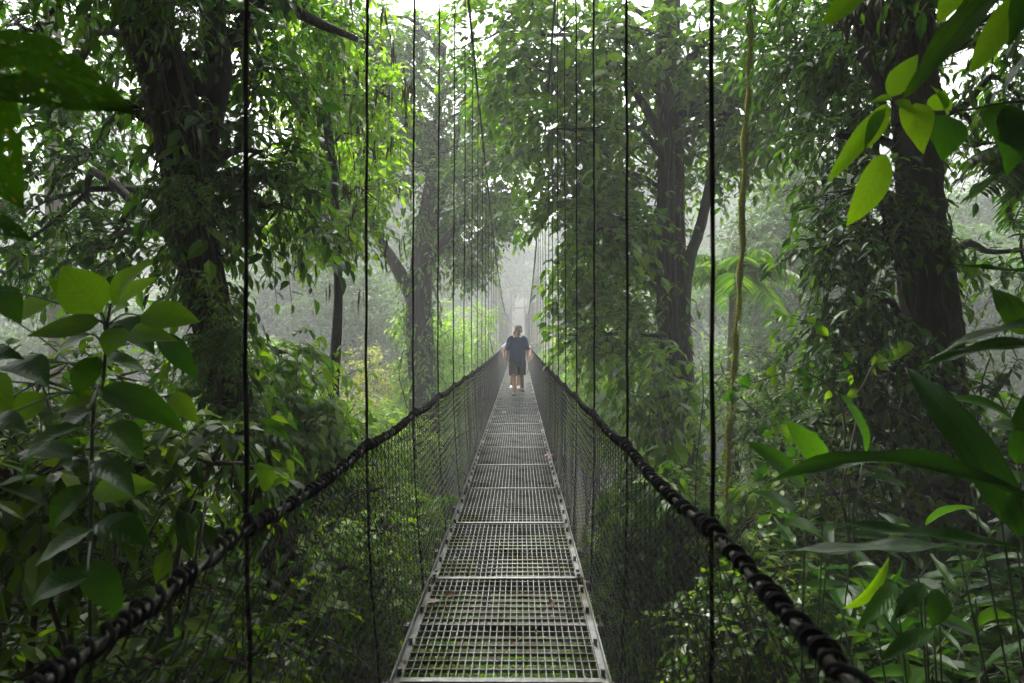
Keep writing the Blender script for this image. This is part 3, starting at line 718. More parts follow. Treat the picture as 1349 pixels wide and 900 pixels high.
# D: straight reddish trunk on the right bank
gD = float(G(P(1245, 900, 6)[0], 6))
trD = [row(1170, -420, 6, 0.168), row(1188, -150, 6, 0.176), row(1199, 0, 6, 0.181), row(1205, 120, 6, 0.181), row(1212, 250, 6, 0.189), row(1222, 370, 6, 0.206), row(1232, 480, 6, 0.218), row(1238, 620, 6, 0.235), row(1244, 800, 6, 0.252), (P(1245, 900, 6)[0], 6, gD - .3, .45)]
clD = [pc(1130, 250, 5.8, .25, .7), pc(1110, 320, 5.7, .28, .7), pc(1140, 410, 5.6, .3, .9), pc(1090, 420, 5.8, .2, .5), pc(1160, 490, 5.5, .33, 1), pc(1100, 180, 6.2, .3, .7), pc(1080, 90, 7, .5), pc(1140, 60, 6.4, .35), pc(1060, -40, 7, .8),
       pc(1310, 40, 6.2, .6), pc(1345, 130, 6.6, .5), pc(1290, 190, 7, .4, .7), pc(1345, 330, 7, .45, .8), pc(1060, 60, 7.5, .6), pc(1120, 120, 6.8, .35), pc(1180, -160, 5, 1.1), pc(1320, -120, 5.5, 1.2), pc(1420, 60, 6.5, .9), pc(1000, -160, 6.5, 1.0), pc(1290, -330, 3.8, 1.3), pc(1560, -40, 5, 1.3), pc(1105, 560, 5.6, .33, .8), pc(1160, 300, 5.7, .22, .6)]
exD = [[row(1128, -60, 6.2, .055), row(1140, 70, 6.1, .06), row(1160, 130, 6.05, .05), row(1150, 210, 6.0, .05), row(1185, 330, 5.95, .06)]]
treeD, TD = hero_tree('red_barked_tree', 'straight tree with fissured reddish brown bark, right of the bridge', 'tree', trD, 'bark_red', clD, 'leaf_dark', 70, .45, 8, .13, .052, exD, droop=.45, hang=.3)
climbers(treeD, TD, 70, .5, .95, 'leaf_mid', .11, .05, .25, 5)
moss_on(treeD, TD, 700, .1, .95, .16)
mb = MB()                                                        # dead hanging leaves and roots
for (px, py, n, L_) in ((1140, 8, 26, .3), (1115, 15, 14, .22), (1165, 20, 12, .22)):
    b0 = P(px, py, 5.7); B = b0 + rng.normal(0, .05, (n, 3)); leaf_cloud(mb, B, np.array([0, 0, -1.0]) + rng.normal(0, .16, (n, 3)), rng.normal(0, 1, (n, 3)), rng.uniform(.6, 1.1, n) * L_, .05, T_MID)
rel(treeD, mb, 'withered_leaves', M['twig'], kind='stuff', smooth=False)

# C: tall tree with drooping compound leaves, right of the bridge
gC = float(G(P(893, 700, 11)[0], 11))
trC = [row(878, -420, 11, .15), row(880, -150, 11, .165), row(881, 60, 11, .18), row(882, 200, 11, .19), row(883, 330, 11, .21), row(888, 450, 11, .24), row(893, 560, 11, .27), row(896, 700, 11, .30), (P(898, 900, 11)[0], 11, gC - .3, .45)]
exC = [[row(965, 120, 11.6, .07), row(940, 220, 11.3, .08), row(922, 300, 11.1, .085), row(907, 350, 10.9, .09), row(900, 440, 10.85, .10), row(897, 560, 10.9, .1)],
       [row(790, 60, 10.6, .03), row(830, 110, 10.8, .06), row(878, 190, 11, .08)], [row(1080, 105, 12, .05), row(1000, 98, 12, .08), row(940, 110, 11.5, .08), row(884, 170, 11, .1)]]
clC = []
for (px, py, r, w) in ((660, 40, .9, .9), (700, 90, .8, 1), (662, 120, .5, .8), (740, 40, 1.0, 1), (800, 30, 1.0, 1), (790, 120, .9, 1.1), (745, 170, .8, 1), (830, 200, .9, 1.2), (770, 230, .7, 1), (752, 290, .55, 1.1), (728, 345, .4, 1), (790, 300, .8, 1.3), (830, 290, .8, 1.3), (770, 370, .6, 1.2), (820, 380, .7, 1.3), (800, 440, .5, 1.1), (850, 450, .4, 1), (840, 100, .8, 1), (930, 60, 1.0, .9), (990, 60, 1.0, .9), (960, 150, .9, 1), (1040, 40, .9, .8), (1030, 130, .8, .9), (935, 215, .5, .6), (1000, 180, .5, .7), (920, 130, .7, .8), (700, -60, 1.2, .8), (860, -120, 1.4, .8), (1000, -100, 1.4, .8)):
    clC.append(pc(px, py, rng.uniform(12.0, 13.2) if 812 < px < 960 and py > 120 else 11 + rng.uniform(-1.2, 1.6), r, w))
treeC, TC = hero_tree('drooping_tree', 'tall slender tree with drooping compound leaves close to the right netting', 'tree', trC, 'bark', clC, 'leaf_mid', 84, .6, 10, .18, .092, exC, limb_r=.05, T=T_Q, droop=.4, opposite=True, hang=.2, jit=.32)
climbers(treeC, TC, 80, .35, .95, 'leaf_mid', .13, .055, .35, 5)
moss_on(treeC, TC, 1500, .15, .95, .22)

# B: forked tree in the mist, left of the bridge
gB = float(G(P(560, 700, 18)[0], 18))
trB = [row(585, 60, 18.5, .08), row(572, 200, 18.2, .13), row(560, 300, 18, .2), row(552, 400, 18, .30), row(556, 500, 18, .33), row(562, 620, 18, .36), (P(564, 760, 18)[0], 18, gB - .3, .5)]
exB = [[row(470, 190, 18.5, .07), row(492, 300, 18.2, .12), row(522, 350, 18, .16), row(550, 405, 18, .2)], [row(640, 260, 17.5, .05), row(600, 300, 17.7, .1), row(562, 350, 18, .14)],
       [row(610, 140, 18, .05), row(590, 240, 18, .1), row(562, 310, 18, .13)]]
clB = []
for (px, py, r, w) in ((535, 95, .7, .8), (505, 70, .8, .8), (560, 45, .5, .6), (610, 105, .7, .7), (470, 90, 1.2, 1), (500, 170, 1.0, 1), (548, 160, .8, 1), (600, 190, 1.0, 1), (640, 230, 1.0, 1.1), (665, 280, .6, 1), (620, 290, .9, 1), (550, 220, .9, .8), (460, 220, .9, .9), (575, 300, .6, .7), (670, 190, .7, 1), (650, 150, .6, .8), (440, 150, 1, .9), (620, 340, .5, .8), (470, 20, 1.0, .8), (430, 50, 1.2, .8)):
    clB.append(pc(px, py, 18 + rng.uniform(-1.5, 2), r, w))
treeB, TB = hero_tree('forked_tree', 'forked tree standing in the mist left of the bridge', 'tree', trB, 'bark', clB, 'leaf_mid', 190, .6, 8, .19, .095, exB, limb_r=.06, T=T_FAR)
climbers(treeB, TB, 420, .3, .98, 'leaf_mid', .17, .07, .55, 5)
moss_on(treeB, TB, 900, .2, .95, .3)

# bright foliage tree between A and B (fine branches, yellow-green leaves)
gE = float(G(P(430, 700, 10)[0], 10))
trE = [row(440, 60, 9.6, .03), row(432, 140, 9.7, .045), row(440, 240, 9.8, .05), row(446, 380, 10, .06), row(440, 520, 10, .08), (P(430, 700, 10)[0], 10, gE - .2, .12)]
clE = [pc(x, y, 9.8 + rng.uniform(-.8, 1), r, w) for (x, y, r, w) in ((400, 130, .5, .8), (450, 100, .5, .8), (480, 180, .5, .9), (430, 230, .5, 1), (390, 210, .4, .9), (480, 250, .5, 1), (450, 300, .45, 1), (405, 300, .4, 1), (390, 60, .6, .8), (450, 30, .6, .8), (495, 120, .35, .6))]
exE = [[row(372, 100, 9.6, .015), row(400, 150, 9.7, .025), row(437, 210, 9.8, .03)], [row(420, 80, 9.4, .015), row(426, 150, 9.5, .025), row(438, 230, 9.7, .03)]]
treeE, TE = hero_tree('slender_tree', 'slender mossy-branched tree with bright backlit leaves beside the leaning trunk', 'tree', trE, 'bark', clE, 'leaf_bright', 85, .4, 8, .13, .07, exE, limb_r=.02)
mb = MB()
for k in range(260):
    c = clE[rng.integers(len(clE))]; b0 = np.array(c[:3]) + rng.normal(0, .35, 3); leaf_cloud(mb, b0 + rng.normal(0, .02, (3, 3)), np.array([0, 0, -1.0]) + rng.normal(0, .08, (3, 3)), rng.normal(0, 1, (3, 3)), rng.uniform(.15, .45, 3), .012, T_FAR)
rel(treeE, mb, 'hanging_moss', M['moss'], kind='stuff', smooth=False)

# added trees, mostly out of view, that shade the near end of the bridge
def shade_tree(label, bx, by, xs, n, seed):
    r_ = np.random.default_rng(seed); gz = float(G(bx, by)); root = empty('shade_tree', (bx, by, gz), label, 'tree')
    t, lf, br = MB(), MB(), MB(); q = spline([(bx, by, gz - .3, .5), (bx * .96, by + .2, 3, .36), (bx * .9, by + .6, 7.5, .22), (bx * .8, by + 1.2, 10.5, .1)], 40); add_tube(t, q[:, :3], q[:, 3], 18, .06, 6)
    cl = []
    for k in range(n):
        c = np.array([r_.uniform(*xs), r_.uniform(-5.5, 7.5), r_.uniform(5.0, 10.0)])
        if c[2] < 3.2 + .52 * c[1]: c[2] = 3.2 + .52 * c[1] + r_.uniform(0, 2)
        cl.append((*c, r_.uniform(.8, 1.3))); limb(br, q[int(r_.integers(18, 38)), :3], c, .06, .02, sides=5)
    for k in range(34):  # lower layer of boughs added to darken the near corners
        c = np.array([np.sign(bx) * r_.uniform(.9, 7.5), r_.uniform(-3.5, 5.0), 0]); c[2] = max(3.3, 2.9 + .56 * c[1]) + r_.uniform(.3, 1.6)
        cl.append((*c, r_.uniform(.7, 1.0))); limb(br, q[int(r_.integers(16, 30)), :3], c, .05, .02, sides=5)
    foliate(lf, br, cl, 88, .6, 7, .23, .11, T=T_FAR, stems=False)
    rel(root, t, 'trunk', M['bark']); rel(root, br, 'branches', M['twig']); rel(root, lf, 'crown', M['leaf_dark'], kind='stuff', smooth=False)
shade_tree('tall tree added out of view to shade the near end of the bridge from the left', -4.6, -.6, (-9.5, .5), 76, 51)
shade_tree('tall tree added out of view to shade the near end of the bridge from the right', 4.9, -.4, (-.3, 9.5), 76, 52)

# pale trunk in the mist behind the left leaves
gp = float(G(-11, 16))
root = empty('pale_tree', (P(76, 700, 16)[0], 16, gp), 'pale grey straight trunk standing in mist behind the left leaves', 'tree')
t = MB(); q = spline([row(66, -300, 16, .17), row(70, 170, 16, .19), row(76, 450, 16, .2), row(80, 680, 16, .22), (P(80, 700, 16)[0], 16, gp - .2, .35)], 30); add_tube(t, q[:, :3], q[:, 3], 14, .03)
rel(root, t, 'trunk', M['bark_grey']); lf, br = MB(), MB()
foliate(lf, br, [pc(x, y, 16 + rng.uniform(-1, 1), r) for (x, y, r) in ((60, -200, 1.8), (150, -120, 1.6), (-40, -100, 1.8), (110, 20, 1.3), (0, 40, 1.3), (190, 60, 1.0), (50, 120, .9))], 70, .6, 6, .2, .09, T=T_FAR)
rel(root, br, 'branches', M['twig'], kind='stuff'); rel(root, lf, 'crown', M['leaf_mid'], kind='stuff', smooth=False)

# mossy liana hanging beside the bridge
pts = spline([P(992, -220, 6), P(990, 0, 6), P(984, 130, 6), P(978, 290, 6), P(972, 420, 6), P(964, 520, 6), P(958, 640, 6), P(955, 760, 6)], 90)
pts[:, 0] += .008 * np.sin(np.arange(90) * .8) + .006 * np.sin(np.arange(90) * .33)
root = empty('mossy_liana', pts[-1], 'thin yellow-green mossy liana hanging straight down right of the bridge', 'vine')
rd = .021 + .006 * np.sin(np.arange(90) * 1.3) + .005 * np.sin(np.arange(90) * .47); rd[36:40] += .015
rel(root, add_tube(MB(), pts, rd, 9, .12), 'stem', M['mossy_vine'])
mb = MB(); i = rng.integers(0, 90, 2600); a = rng.uniform(0, 6.28, 2600); d = np.stack([np.cos(a), np.sin(a), np.full(2600, -.4)], 1)
leaf_cloud(mb, pts[i] + d * .02 + rng.normal(0, .02, (2600, 3)) * [0, 0, 1], d, rng.normal(0, 1, (2600, 3)), .03, .008, T_FAR); rel(root, mb, 'moss', M['mossy_vine'], kind='stuff', smooth=False)

# ------------------------------------------------------------------ palms
def palm(name, label, base, top, r, fronds, flen, mat, leaflet=.45, seedn=0, group=None):
    root = empty(name, base, label, 'palm', group)
    p = spline([np.array(base) - [0, 0, .3], (np.array(base) + top) / 2 + rng.normal(0, .08, 3), top], 16)
    rel(root, add_tube(MB(), p, np.linspace(r * 1.25, r, 16), 10, .04), 'trunk', M['bark_grey'])
    for k in range(fronds):
        az = 2 * np.pi * k / fronds * 2.39 + rng.uniform(-.3, .3); el = rng.uniform(.15, 1.15)
        d = np.array([np.cos(az) * np.cos(el), np.sin(az) * np.cos(el), np.sin(el)]); Ln = flen * rng.uniform(.8, 1.1)
        t = np.linspace(0, 1, 14)[:, None]; ax = np.array(top) + d * Ln * t + np.array([0, 0, -1]) * (.62 * Ln) * t ** 2
        f = MB(); add_tube(f, ax, np.linspace(.022, .005, 14), 5)
        n = 30; tt = np.linspace(.14, 1, n); c = np.stack([np.interp(tt, t[:, 0], ax[:, q]) for q in range(3)], 1); tg = unit(np.gradient(c, axis=0))
        sd = unit(np.cross(tg, [0, 0, 1.0]))
        for s in (-1, 1):
            A = sd * s + tg * .45 + np.array([0, 0, -.45]) + rng.normal(0, .07, (n, 3))
            leaf_cloud(f, c, A, np.array([0, 0, 1.0]) + tg * .3 + rng.normal(0, .1, (n, 3)), leaflet * np.sin(np.pi * (tt * .8 + .16)) ** .6 * rng.uniform(.85, 1.1, n), .038, T_MID)
        rel(root, f, 'frond', M[mat], smooth=False)
    return root
b0 = P(950, 600, 15); b0[2] = G(b0[0], 15); palm('palm', 'grey-stemmed palm with arching fronds in the mist right of the drooping tree', b0, P(966, 372, 15), .08, 17, 2.0, 'leaf_mid', .6)
b0 = P(1395, 700, 6.5); b0[2] = G(b0[0], 6.5); palm('palm', 'palm with dark arching fronds right of the red barked trunk', b0, P(1390, 235, 6.5), .06, 14, 1.2, 'leaf_dark', .42)
b0 = P(640, 900, 9.0); b0[0] = -1.3; b0[2] = G(b0[0], 9.0); palm('palm', 'small palm growing below the left netting of the bridge', b0, b0 + [0, 0, 2.4], .05, 11, 1.5, 'leaf_mid', .4)

# ------------------------------------------------------------------ shrubs
def shrub(name, label, x, y, ztop, rad, mat, per, tl, K, L, W_, nst=7, group=None, cat='shrub', zlow=None, **kw):
    z0 = float(G(x, y)); root = empty(name, (x, y, z0), label, cat, group)
    lf, st = MB(), MB(); lo = z0 + .15 * (ztop - z0) if zlow is None else zlow
    cl = []
    for k in range(nst):
        a = rng.uniform(0, 6.28); rr_ = rad * rng.uniform(.2, 1) ; f = rng.uniform(0, 1) if k else 1
        c = np.array([x + rr_ * np.cos(a), y + rr_ * np.sin(a), lo + (ztop - lo) * (.25 + .75 * f)])
        limb(st, (x + .06 * np.cos(a), y + .06 * np.sin(a), z0 - .05), c, .018 + .01 * (ztop - z0) / 3, .006, lift=.12, sides=5)
        cl.append((*c, rad * rng.uniform(.38, .6)))
    for k in range(5):                                       # bare, half-dead twigs
        a = rng.uniform(0, 6.28); e = np.array([x + 1.15 * rad * np.cos(a), y + 1.15 * rad * np.sin(a), z0 + (ztop - z0) * rng.uniform(.3, 1.1)])
        if clear_bridge(e[None])[0]: limb(st, (x, y, z0), e, .010, .003, lift=rng.uniform(.0, .4), wob=.2, sides=4)
    for c in cl[: nst]: cl_low = (c[0], c[1], lo + (c[2] - lo) * .4, c[3]); cl.append(cl_low) if len(cl) < 2 * nst else None
    if y < 7.5: L, W_, per = L * 1.25, W_ * 1.3, per * .85
    kw.setdefault('T', T_Q if y > 4 else T_MID)
    foliate(lf, st, cl, per, tl, K, L, W_, **kw)
    rel(root, st, 'stems', M['twig']); rel(root, lf, 'leaves', M[mat], kind='stuff', smooth=False)
    return root

# left bank thicket
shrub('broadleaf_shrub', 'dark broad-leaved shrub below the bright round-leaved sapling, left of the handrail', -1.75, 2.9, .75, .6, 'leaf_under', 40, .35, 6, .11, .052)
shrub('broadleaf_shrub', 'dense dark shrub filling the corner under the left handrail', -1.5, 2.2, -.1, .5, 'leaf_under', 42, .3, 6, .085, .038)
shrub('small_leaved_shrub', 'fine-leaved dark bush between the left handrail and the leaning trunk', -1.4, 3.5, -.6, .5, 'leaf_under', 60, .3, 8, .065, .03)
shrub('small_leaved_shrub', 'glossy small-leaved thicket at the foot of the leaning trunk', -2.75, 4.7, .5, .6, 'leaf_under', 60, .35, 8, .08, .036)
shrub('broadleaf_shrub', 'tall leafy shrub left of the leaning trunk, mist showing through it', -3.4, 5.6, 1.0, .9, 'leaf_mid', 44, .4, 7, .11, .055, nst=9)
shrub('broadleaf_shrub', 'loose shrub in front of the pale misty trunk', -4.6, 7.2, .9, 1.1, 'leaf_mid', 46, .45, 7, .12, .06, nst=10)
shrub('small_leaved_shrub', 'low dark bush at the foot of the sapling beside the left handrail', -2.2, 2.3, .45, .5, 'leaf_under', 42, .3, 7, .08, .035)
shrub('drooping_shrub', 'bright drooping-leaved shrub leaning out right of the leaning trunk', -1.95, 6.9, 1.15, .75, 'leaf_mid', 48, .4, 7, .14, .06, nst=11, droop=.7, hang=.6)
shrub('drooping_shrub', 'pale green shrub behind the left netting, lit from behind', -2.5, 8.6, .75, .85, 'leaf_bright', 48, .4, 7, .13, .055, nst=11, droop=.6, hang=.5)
shrub('small_leaved_shrub', 'green bush seen through the left netting, sunlight put into its bright leaf colour', -1.6, 5.6, -.25, .65, 'leaf_bright', 58, .32, 8, .075, .036, nst=9)  # sun patches behind the netting put into the brighter leaf colour
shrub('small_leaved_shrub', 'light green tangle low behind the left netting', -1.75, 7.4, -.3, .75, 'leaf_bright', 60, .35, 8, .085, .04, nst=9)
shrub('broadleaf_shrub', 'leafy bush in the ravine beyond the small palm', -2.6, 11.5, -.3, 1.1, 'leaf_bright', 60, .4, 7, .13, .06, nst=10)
# right bank thicket
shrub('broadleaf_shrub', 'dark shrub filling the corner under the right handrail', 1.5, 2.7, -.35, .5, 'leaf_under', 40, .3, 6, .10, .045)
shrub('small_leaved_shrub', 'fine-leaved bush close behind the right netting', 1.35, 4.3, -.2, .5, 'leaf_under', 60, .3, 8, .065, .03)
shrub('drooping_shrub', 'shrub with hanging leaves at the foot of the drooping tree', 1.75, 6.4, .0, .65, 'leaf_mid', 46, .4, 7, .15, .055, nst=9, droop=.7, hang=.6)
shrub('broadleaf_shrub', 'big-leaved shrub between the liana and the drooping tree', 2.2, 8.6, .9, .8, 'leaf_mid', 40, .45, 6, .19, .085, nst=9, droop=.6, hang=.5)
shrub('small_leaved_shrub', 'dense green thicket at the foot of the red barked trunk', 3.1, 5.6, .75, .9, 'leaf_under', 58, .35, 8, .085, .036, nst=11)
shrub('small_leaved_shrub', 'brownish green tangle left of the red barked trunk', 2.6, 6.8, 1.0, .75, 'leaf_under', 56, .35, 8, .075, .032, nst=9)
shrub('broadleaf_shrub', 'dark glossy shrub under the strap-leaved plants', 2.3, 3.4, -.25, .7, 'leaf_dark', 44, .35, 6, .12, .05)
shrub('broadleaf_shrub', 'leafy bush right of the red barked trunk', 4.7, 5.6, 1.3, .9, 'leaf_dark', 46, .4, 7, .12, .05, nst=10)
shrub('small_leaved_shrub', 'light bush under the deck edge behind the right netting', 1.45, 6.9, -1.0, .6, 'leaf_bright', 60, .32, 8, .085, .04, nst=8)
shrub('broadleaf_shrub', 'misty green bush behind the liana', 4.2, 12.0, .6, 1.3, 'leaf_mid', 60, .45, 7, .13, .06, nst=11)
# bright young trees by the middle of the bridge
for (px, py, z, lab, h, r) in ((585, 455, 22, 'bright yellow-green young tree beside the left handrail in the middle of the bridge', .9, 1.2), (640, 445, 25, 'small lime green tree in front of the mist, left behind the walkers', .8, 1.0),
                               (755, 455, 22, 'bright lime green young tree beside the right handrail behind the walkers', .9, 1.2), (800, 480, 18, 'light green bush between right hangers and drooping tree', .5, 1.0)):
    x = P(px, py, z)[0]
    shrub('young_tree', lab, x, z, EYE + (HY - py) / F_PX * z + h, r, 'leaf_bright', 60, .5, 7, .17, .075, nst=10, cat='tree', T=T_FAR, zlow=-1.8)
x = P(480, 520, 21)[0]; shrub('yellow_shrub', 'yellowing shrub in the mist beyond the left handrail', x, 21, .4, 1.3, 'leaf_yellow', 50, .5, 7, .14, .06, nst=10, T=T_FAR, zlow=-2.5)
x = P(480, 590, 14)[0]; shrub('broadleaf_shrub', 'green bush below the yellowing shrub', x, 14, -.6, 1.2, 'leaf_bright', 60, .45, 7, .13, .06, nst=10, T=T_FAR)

# ------------------------------------------------------------------ near plants with single large leaves
def px_leaf(root, me, b, t, wpx, z, zt=None, nrm=(0, -.75, .6), name='leaf'):
    zt = z if zt is None else zt
    return put_leaf(me, P(*b, z), P(*t, zt), wpx / F_PX * (z + zt) / 2, nrm, root, name)

# holed leaves in the upper left corner
x0 = P(-120, 0, 1.15)[0]; gz = float(G(x0, 1.15))
root = empty('holed_leaf_sapling', (x0, 1.15, gz), 'large dark leaves eaten full of holes, close by on the left', 'plant')
rh = np.random.default_rng(3)
def hole_list(n): return [(rh.uniform(.1, .95), rh.uniform(-.4, .4), rh.choice([.008, .012, .016, .022])) for _ in range(n)] + [(.42, -.05, .035), (.45, -.02, .03)]
hm = [leaf_mesh('leaf', M['holed_leaf'], 'ovate', .08, .12, nx=64, ny=44, holes=hole_list(34), seed=k) for k in range(3)]
for (b, t, w, z, zt, n, k) in (((-85, 75), (184, 156), 128, 1.15, 1.1, (.15, -.8, .55), 0), ((-60, 100), (26, 268), 118, 1.15, 1.12, (.3, -.9, .2), 1), ((-80, 10), (66, -6), 84, 1.2, 1.2, (0, -.8, .6), 2), ((-90, 270), (44, 320), 56, 1.15, 1.2, (0, -.5, .8), 0), ((-100, 160), (-30, 330), 90, 1.1, 1.05, (.3, -.9, .3), 2)):
    px_leaf(root, hm[k], b, t, w, z, zt, n)
mb = MB(); top = P(-90, -30, 1.15); add_tube(mb, spline([(x0, 1.15, gz - .1), P(-110, 500, 1.15), top], 20), np.linspace(.014, .006, 20), 7)
for q in ((-85, 75), (-60, 100), (-80, 10), (-90, 270), (-100, 160)): add_tube(mb, spline([P(-108, q[1] + 20, 1.15), P(*q, 1.15)], 4), .003, 5)
rel(root, mb, 'stem', M['stalk'])

# bright round-leaved sapling on the left
x0 = P(150, 0, 2.2)[0] - .1; gz = float(G(x0, 2.25))
root = empty('round_leaved_sapling', (x0, 2.25, gz), 'sapling with big bright backlit rounded leaves left of the handrail', 'plant')
top = P(142, 418, 2.2); stem = spline([(x0, 2.25, gz - .1), P(120, 650, 2.25), P(136, 500, 2.22), top], 24)
mb = add_tube(MB(), stem, np.linspace(.008, .005, 24), 7)
br_ = []
for (b, t, w, dk, z) in (((132, 412), (83, 350), 62, 0, 2.2), ((147, 400), (206, 346), 46, 0, 2.2), ((185, 416), (266, 426), 42, 0, 2.15), ((133, 423), (38, 445), 38, 0, 2.15), ((150, 402), (212, 366), 24, 0, 2.3), ((124, 405), (62, 366), 34, 0, 2.35), ((150, 408), (172, 404), 30, 0, 2.35),
                         ((160, 430), (140, 470), 46, 0, 2.15), ((170, 438), (236, 452), 34, 0, 2.2), ((150, 425), (205, 470), 48, 1, 2.25), ((120, 440), (60, 485), 36, 1, 2.2), ((128, 470), (104, 526), 34, 1, 2.15), ((10, 480), (66, 512), 56, 1, 1.9), ((-40, 470), (30, 470), 40, 1, 1.9), ((-30, 500), (20, 545), 50, 0, 2.0),
                         ((130, 512), (246, 566), 40, 1, 2.1), ((120, 540), (60, 590), 46, 1, 2.0), ((140, 560), (190, 610), 44, 1, 2.1), ((110, 560), (30, 640), 44, 1, 1.95), ((120, 610), (180, 660), 40, 1, 2.1), ((100, 600), (10, 600), 46, 1, 2.0), ((120, 640), (70, 700), 40, 1, 2.0), ((-20, 560), (40, 575), 44, 1, 1.8), ((210, 440), (260, 500), 30, 1, 2.4), ((120, 480), (200, 500), 36, 1, 2.3), ((125, 690), (200, 720), 44, 1, 2.1), ((120, 700), (50, 750), 46, 1, 2.0), ((118, 740), (160, 810), 44, 1, 2.1), ((115, 760), (40, 800), 44, 1, 2.0), ((122, 650), (210, 640), 40, 0, 2.2), ((128, 520), (75, 545), 34, 0, 2.2), ((60, 520), (10, 560), 40, 0, 2.1), ((225, 520), (262, 560), 28, 0, 2.5), ((15, 420), (70, 400), 34, 0, 2.6), ((-10, 380), (30, 430), 40, 1, 2.3)):
    me = LM['broad_dark' if dk else 'broad', random.randrange(6)]
    px_leaf(root, me, b, t, w, z, z - .04, (random.uniform(-.25, .25), -.8 if not dk else -.45, .5 if not dk else .85))
    q = P(*b, z); i = int(np.argmin(np.linalg.norm(stem - q - [0, 0, -.06], axis=1))); add_tube(mb, spline([stem[i], (stem[i] + q) / 2 + [0, 0, .02], q], 6), .0032, 5)
rel(root, mb, 'stem', M['stalk'])

x0 = P(330, 0, 3.0)[0]; gz = float(G(x0, 3.0))
root = empty('vine_seedling', (x0, 3.0, gz), 'thin climbing stem with a few pale round leaves beside the left handrail', 'plant')
stem = spline([(x0, 3.0, gz - .05), P(320, 800, 3), P(345, 660, 3), P(325, 585, 3), P(318, 560, 3)], 20); mb = add_tube(MB(), stem, .004, 5)
for (b, t, w) in (((314, 600), (286, 578), 26), ((358, 640), (332, 612), 26), ((360, 640), (384, 632), 15), ((318, 566), (340, 560), 12)):
    px_leaf(root, LM['heart', random.randrange(6)], b, t, w, 3.0, 2.96); q = P(*b, 3); i = int(np.argmin(np.linalg.norm(stem - q, axis=1))); add_tube(mb, np.array([stem[i], q]), .0025, 4)
rel(root, mb, 'stem', M['stalk'])

# bright leaves hanging into the picture on the right
x0 = P(1420, 0, 2.8)[0]; gz = float(G(x0, 2.8))
root = empty('heart_leaved_sapling', (x0, 2.8, gz), 'thin branch with bright green pointed leaves in front of the red barked trunk', 'plant')
bra = spline([P(1165, 128, 2.6), P(1205, 146, 2.6), P(1270, 145, 2.65), P(1349, 134, 2.7), P(1420, 150, 2.8)], 20); mb = add_tube(MB(), bra, np.linspace(.003, .007, 20), 6)
add_tube(mb, spline([P(1420, 150, 2.8), P(1430, 500, 2.8), (x0, 2.8, gz - .1)], 12), np.linspace(.008, .014, 12), 6)
tw2 = spline([P(1205, 146, 2.6), P(1188, 180, 2.58), P(1168, 203, 2.56)], 6); add_tube(mb, tw2, .0025, 4)
tw3 = spline([P(1165, 128, 2.6), P(1150, 60, 2.6), P(1138, -10, 2.62)], 6); add_tube(mb, tw3, .0025, 4)
for (b, t, w, sh, k) in (((1173, 128), (1209, 72), 30, 'broad', 0), ((1200, 140), (1216, 204), 46, 'heart', 1), ((1170, 137), (1136, 199), 26, 'lance', 0), ((1167, 141), (1091, 239), 25, 'lance', 1), ((1168, 203), (1119, 297), 40, 'lance', 2), ((1140, -12), (1080, 38), 28, 'lance', 0), ((1175, 130), (1149, 133), 11, 'broad', 1), ((1230, 146), (1245, 118), 28, 'broad', 2), ((1250, 146), (1228, 112), 26, 'heart', 0), ((1180, 132), (1200, 150), 20, 'broad', 2)):
    px_leaf(root, LM[sh, k], b, t, w, 2.6, 2.56, (random.uniform(-.3, .3), -.9, .35))
for (b, t, w) in (((1248, 152), (1243, 210), 52), ((1300, 140), (1349, 200), 56), ((1330, 138), (1330, 230), 44)): px_leaf(root, LM['broad_dark', 1], b, t, w, 2.65, 2.6, (.1, -.9, .3))
rel(root, mb, 'stem', M['twig'])

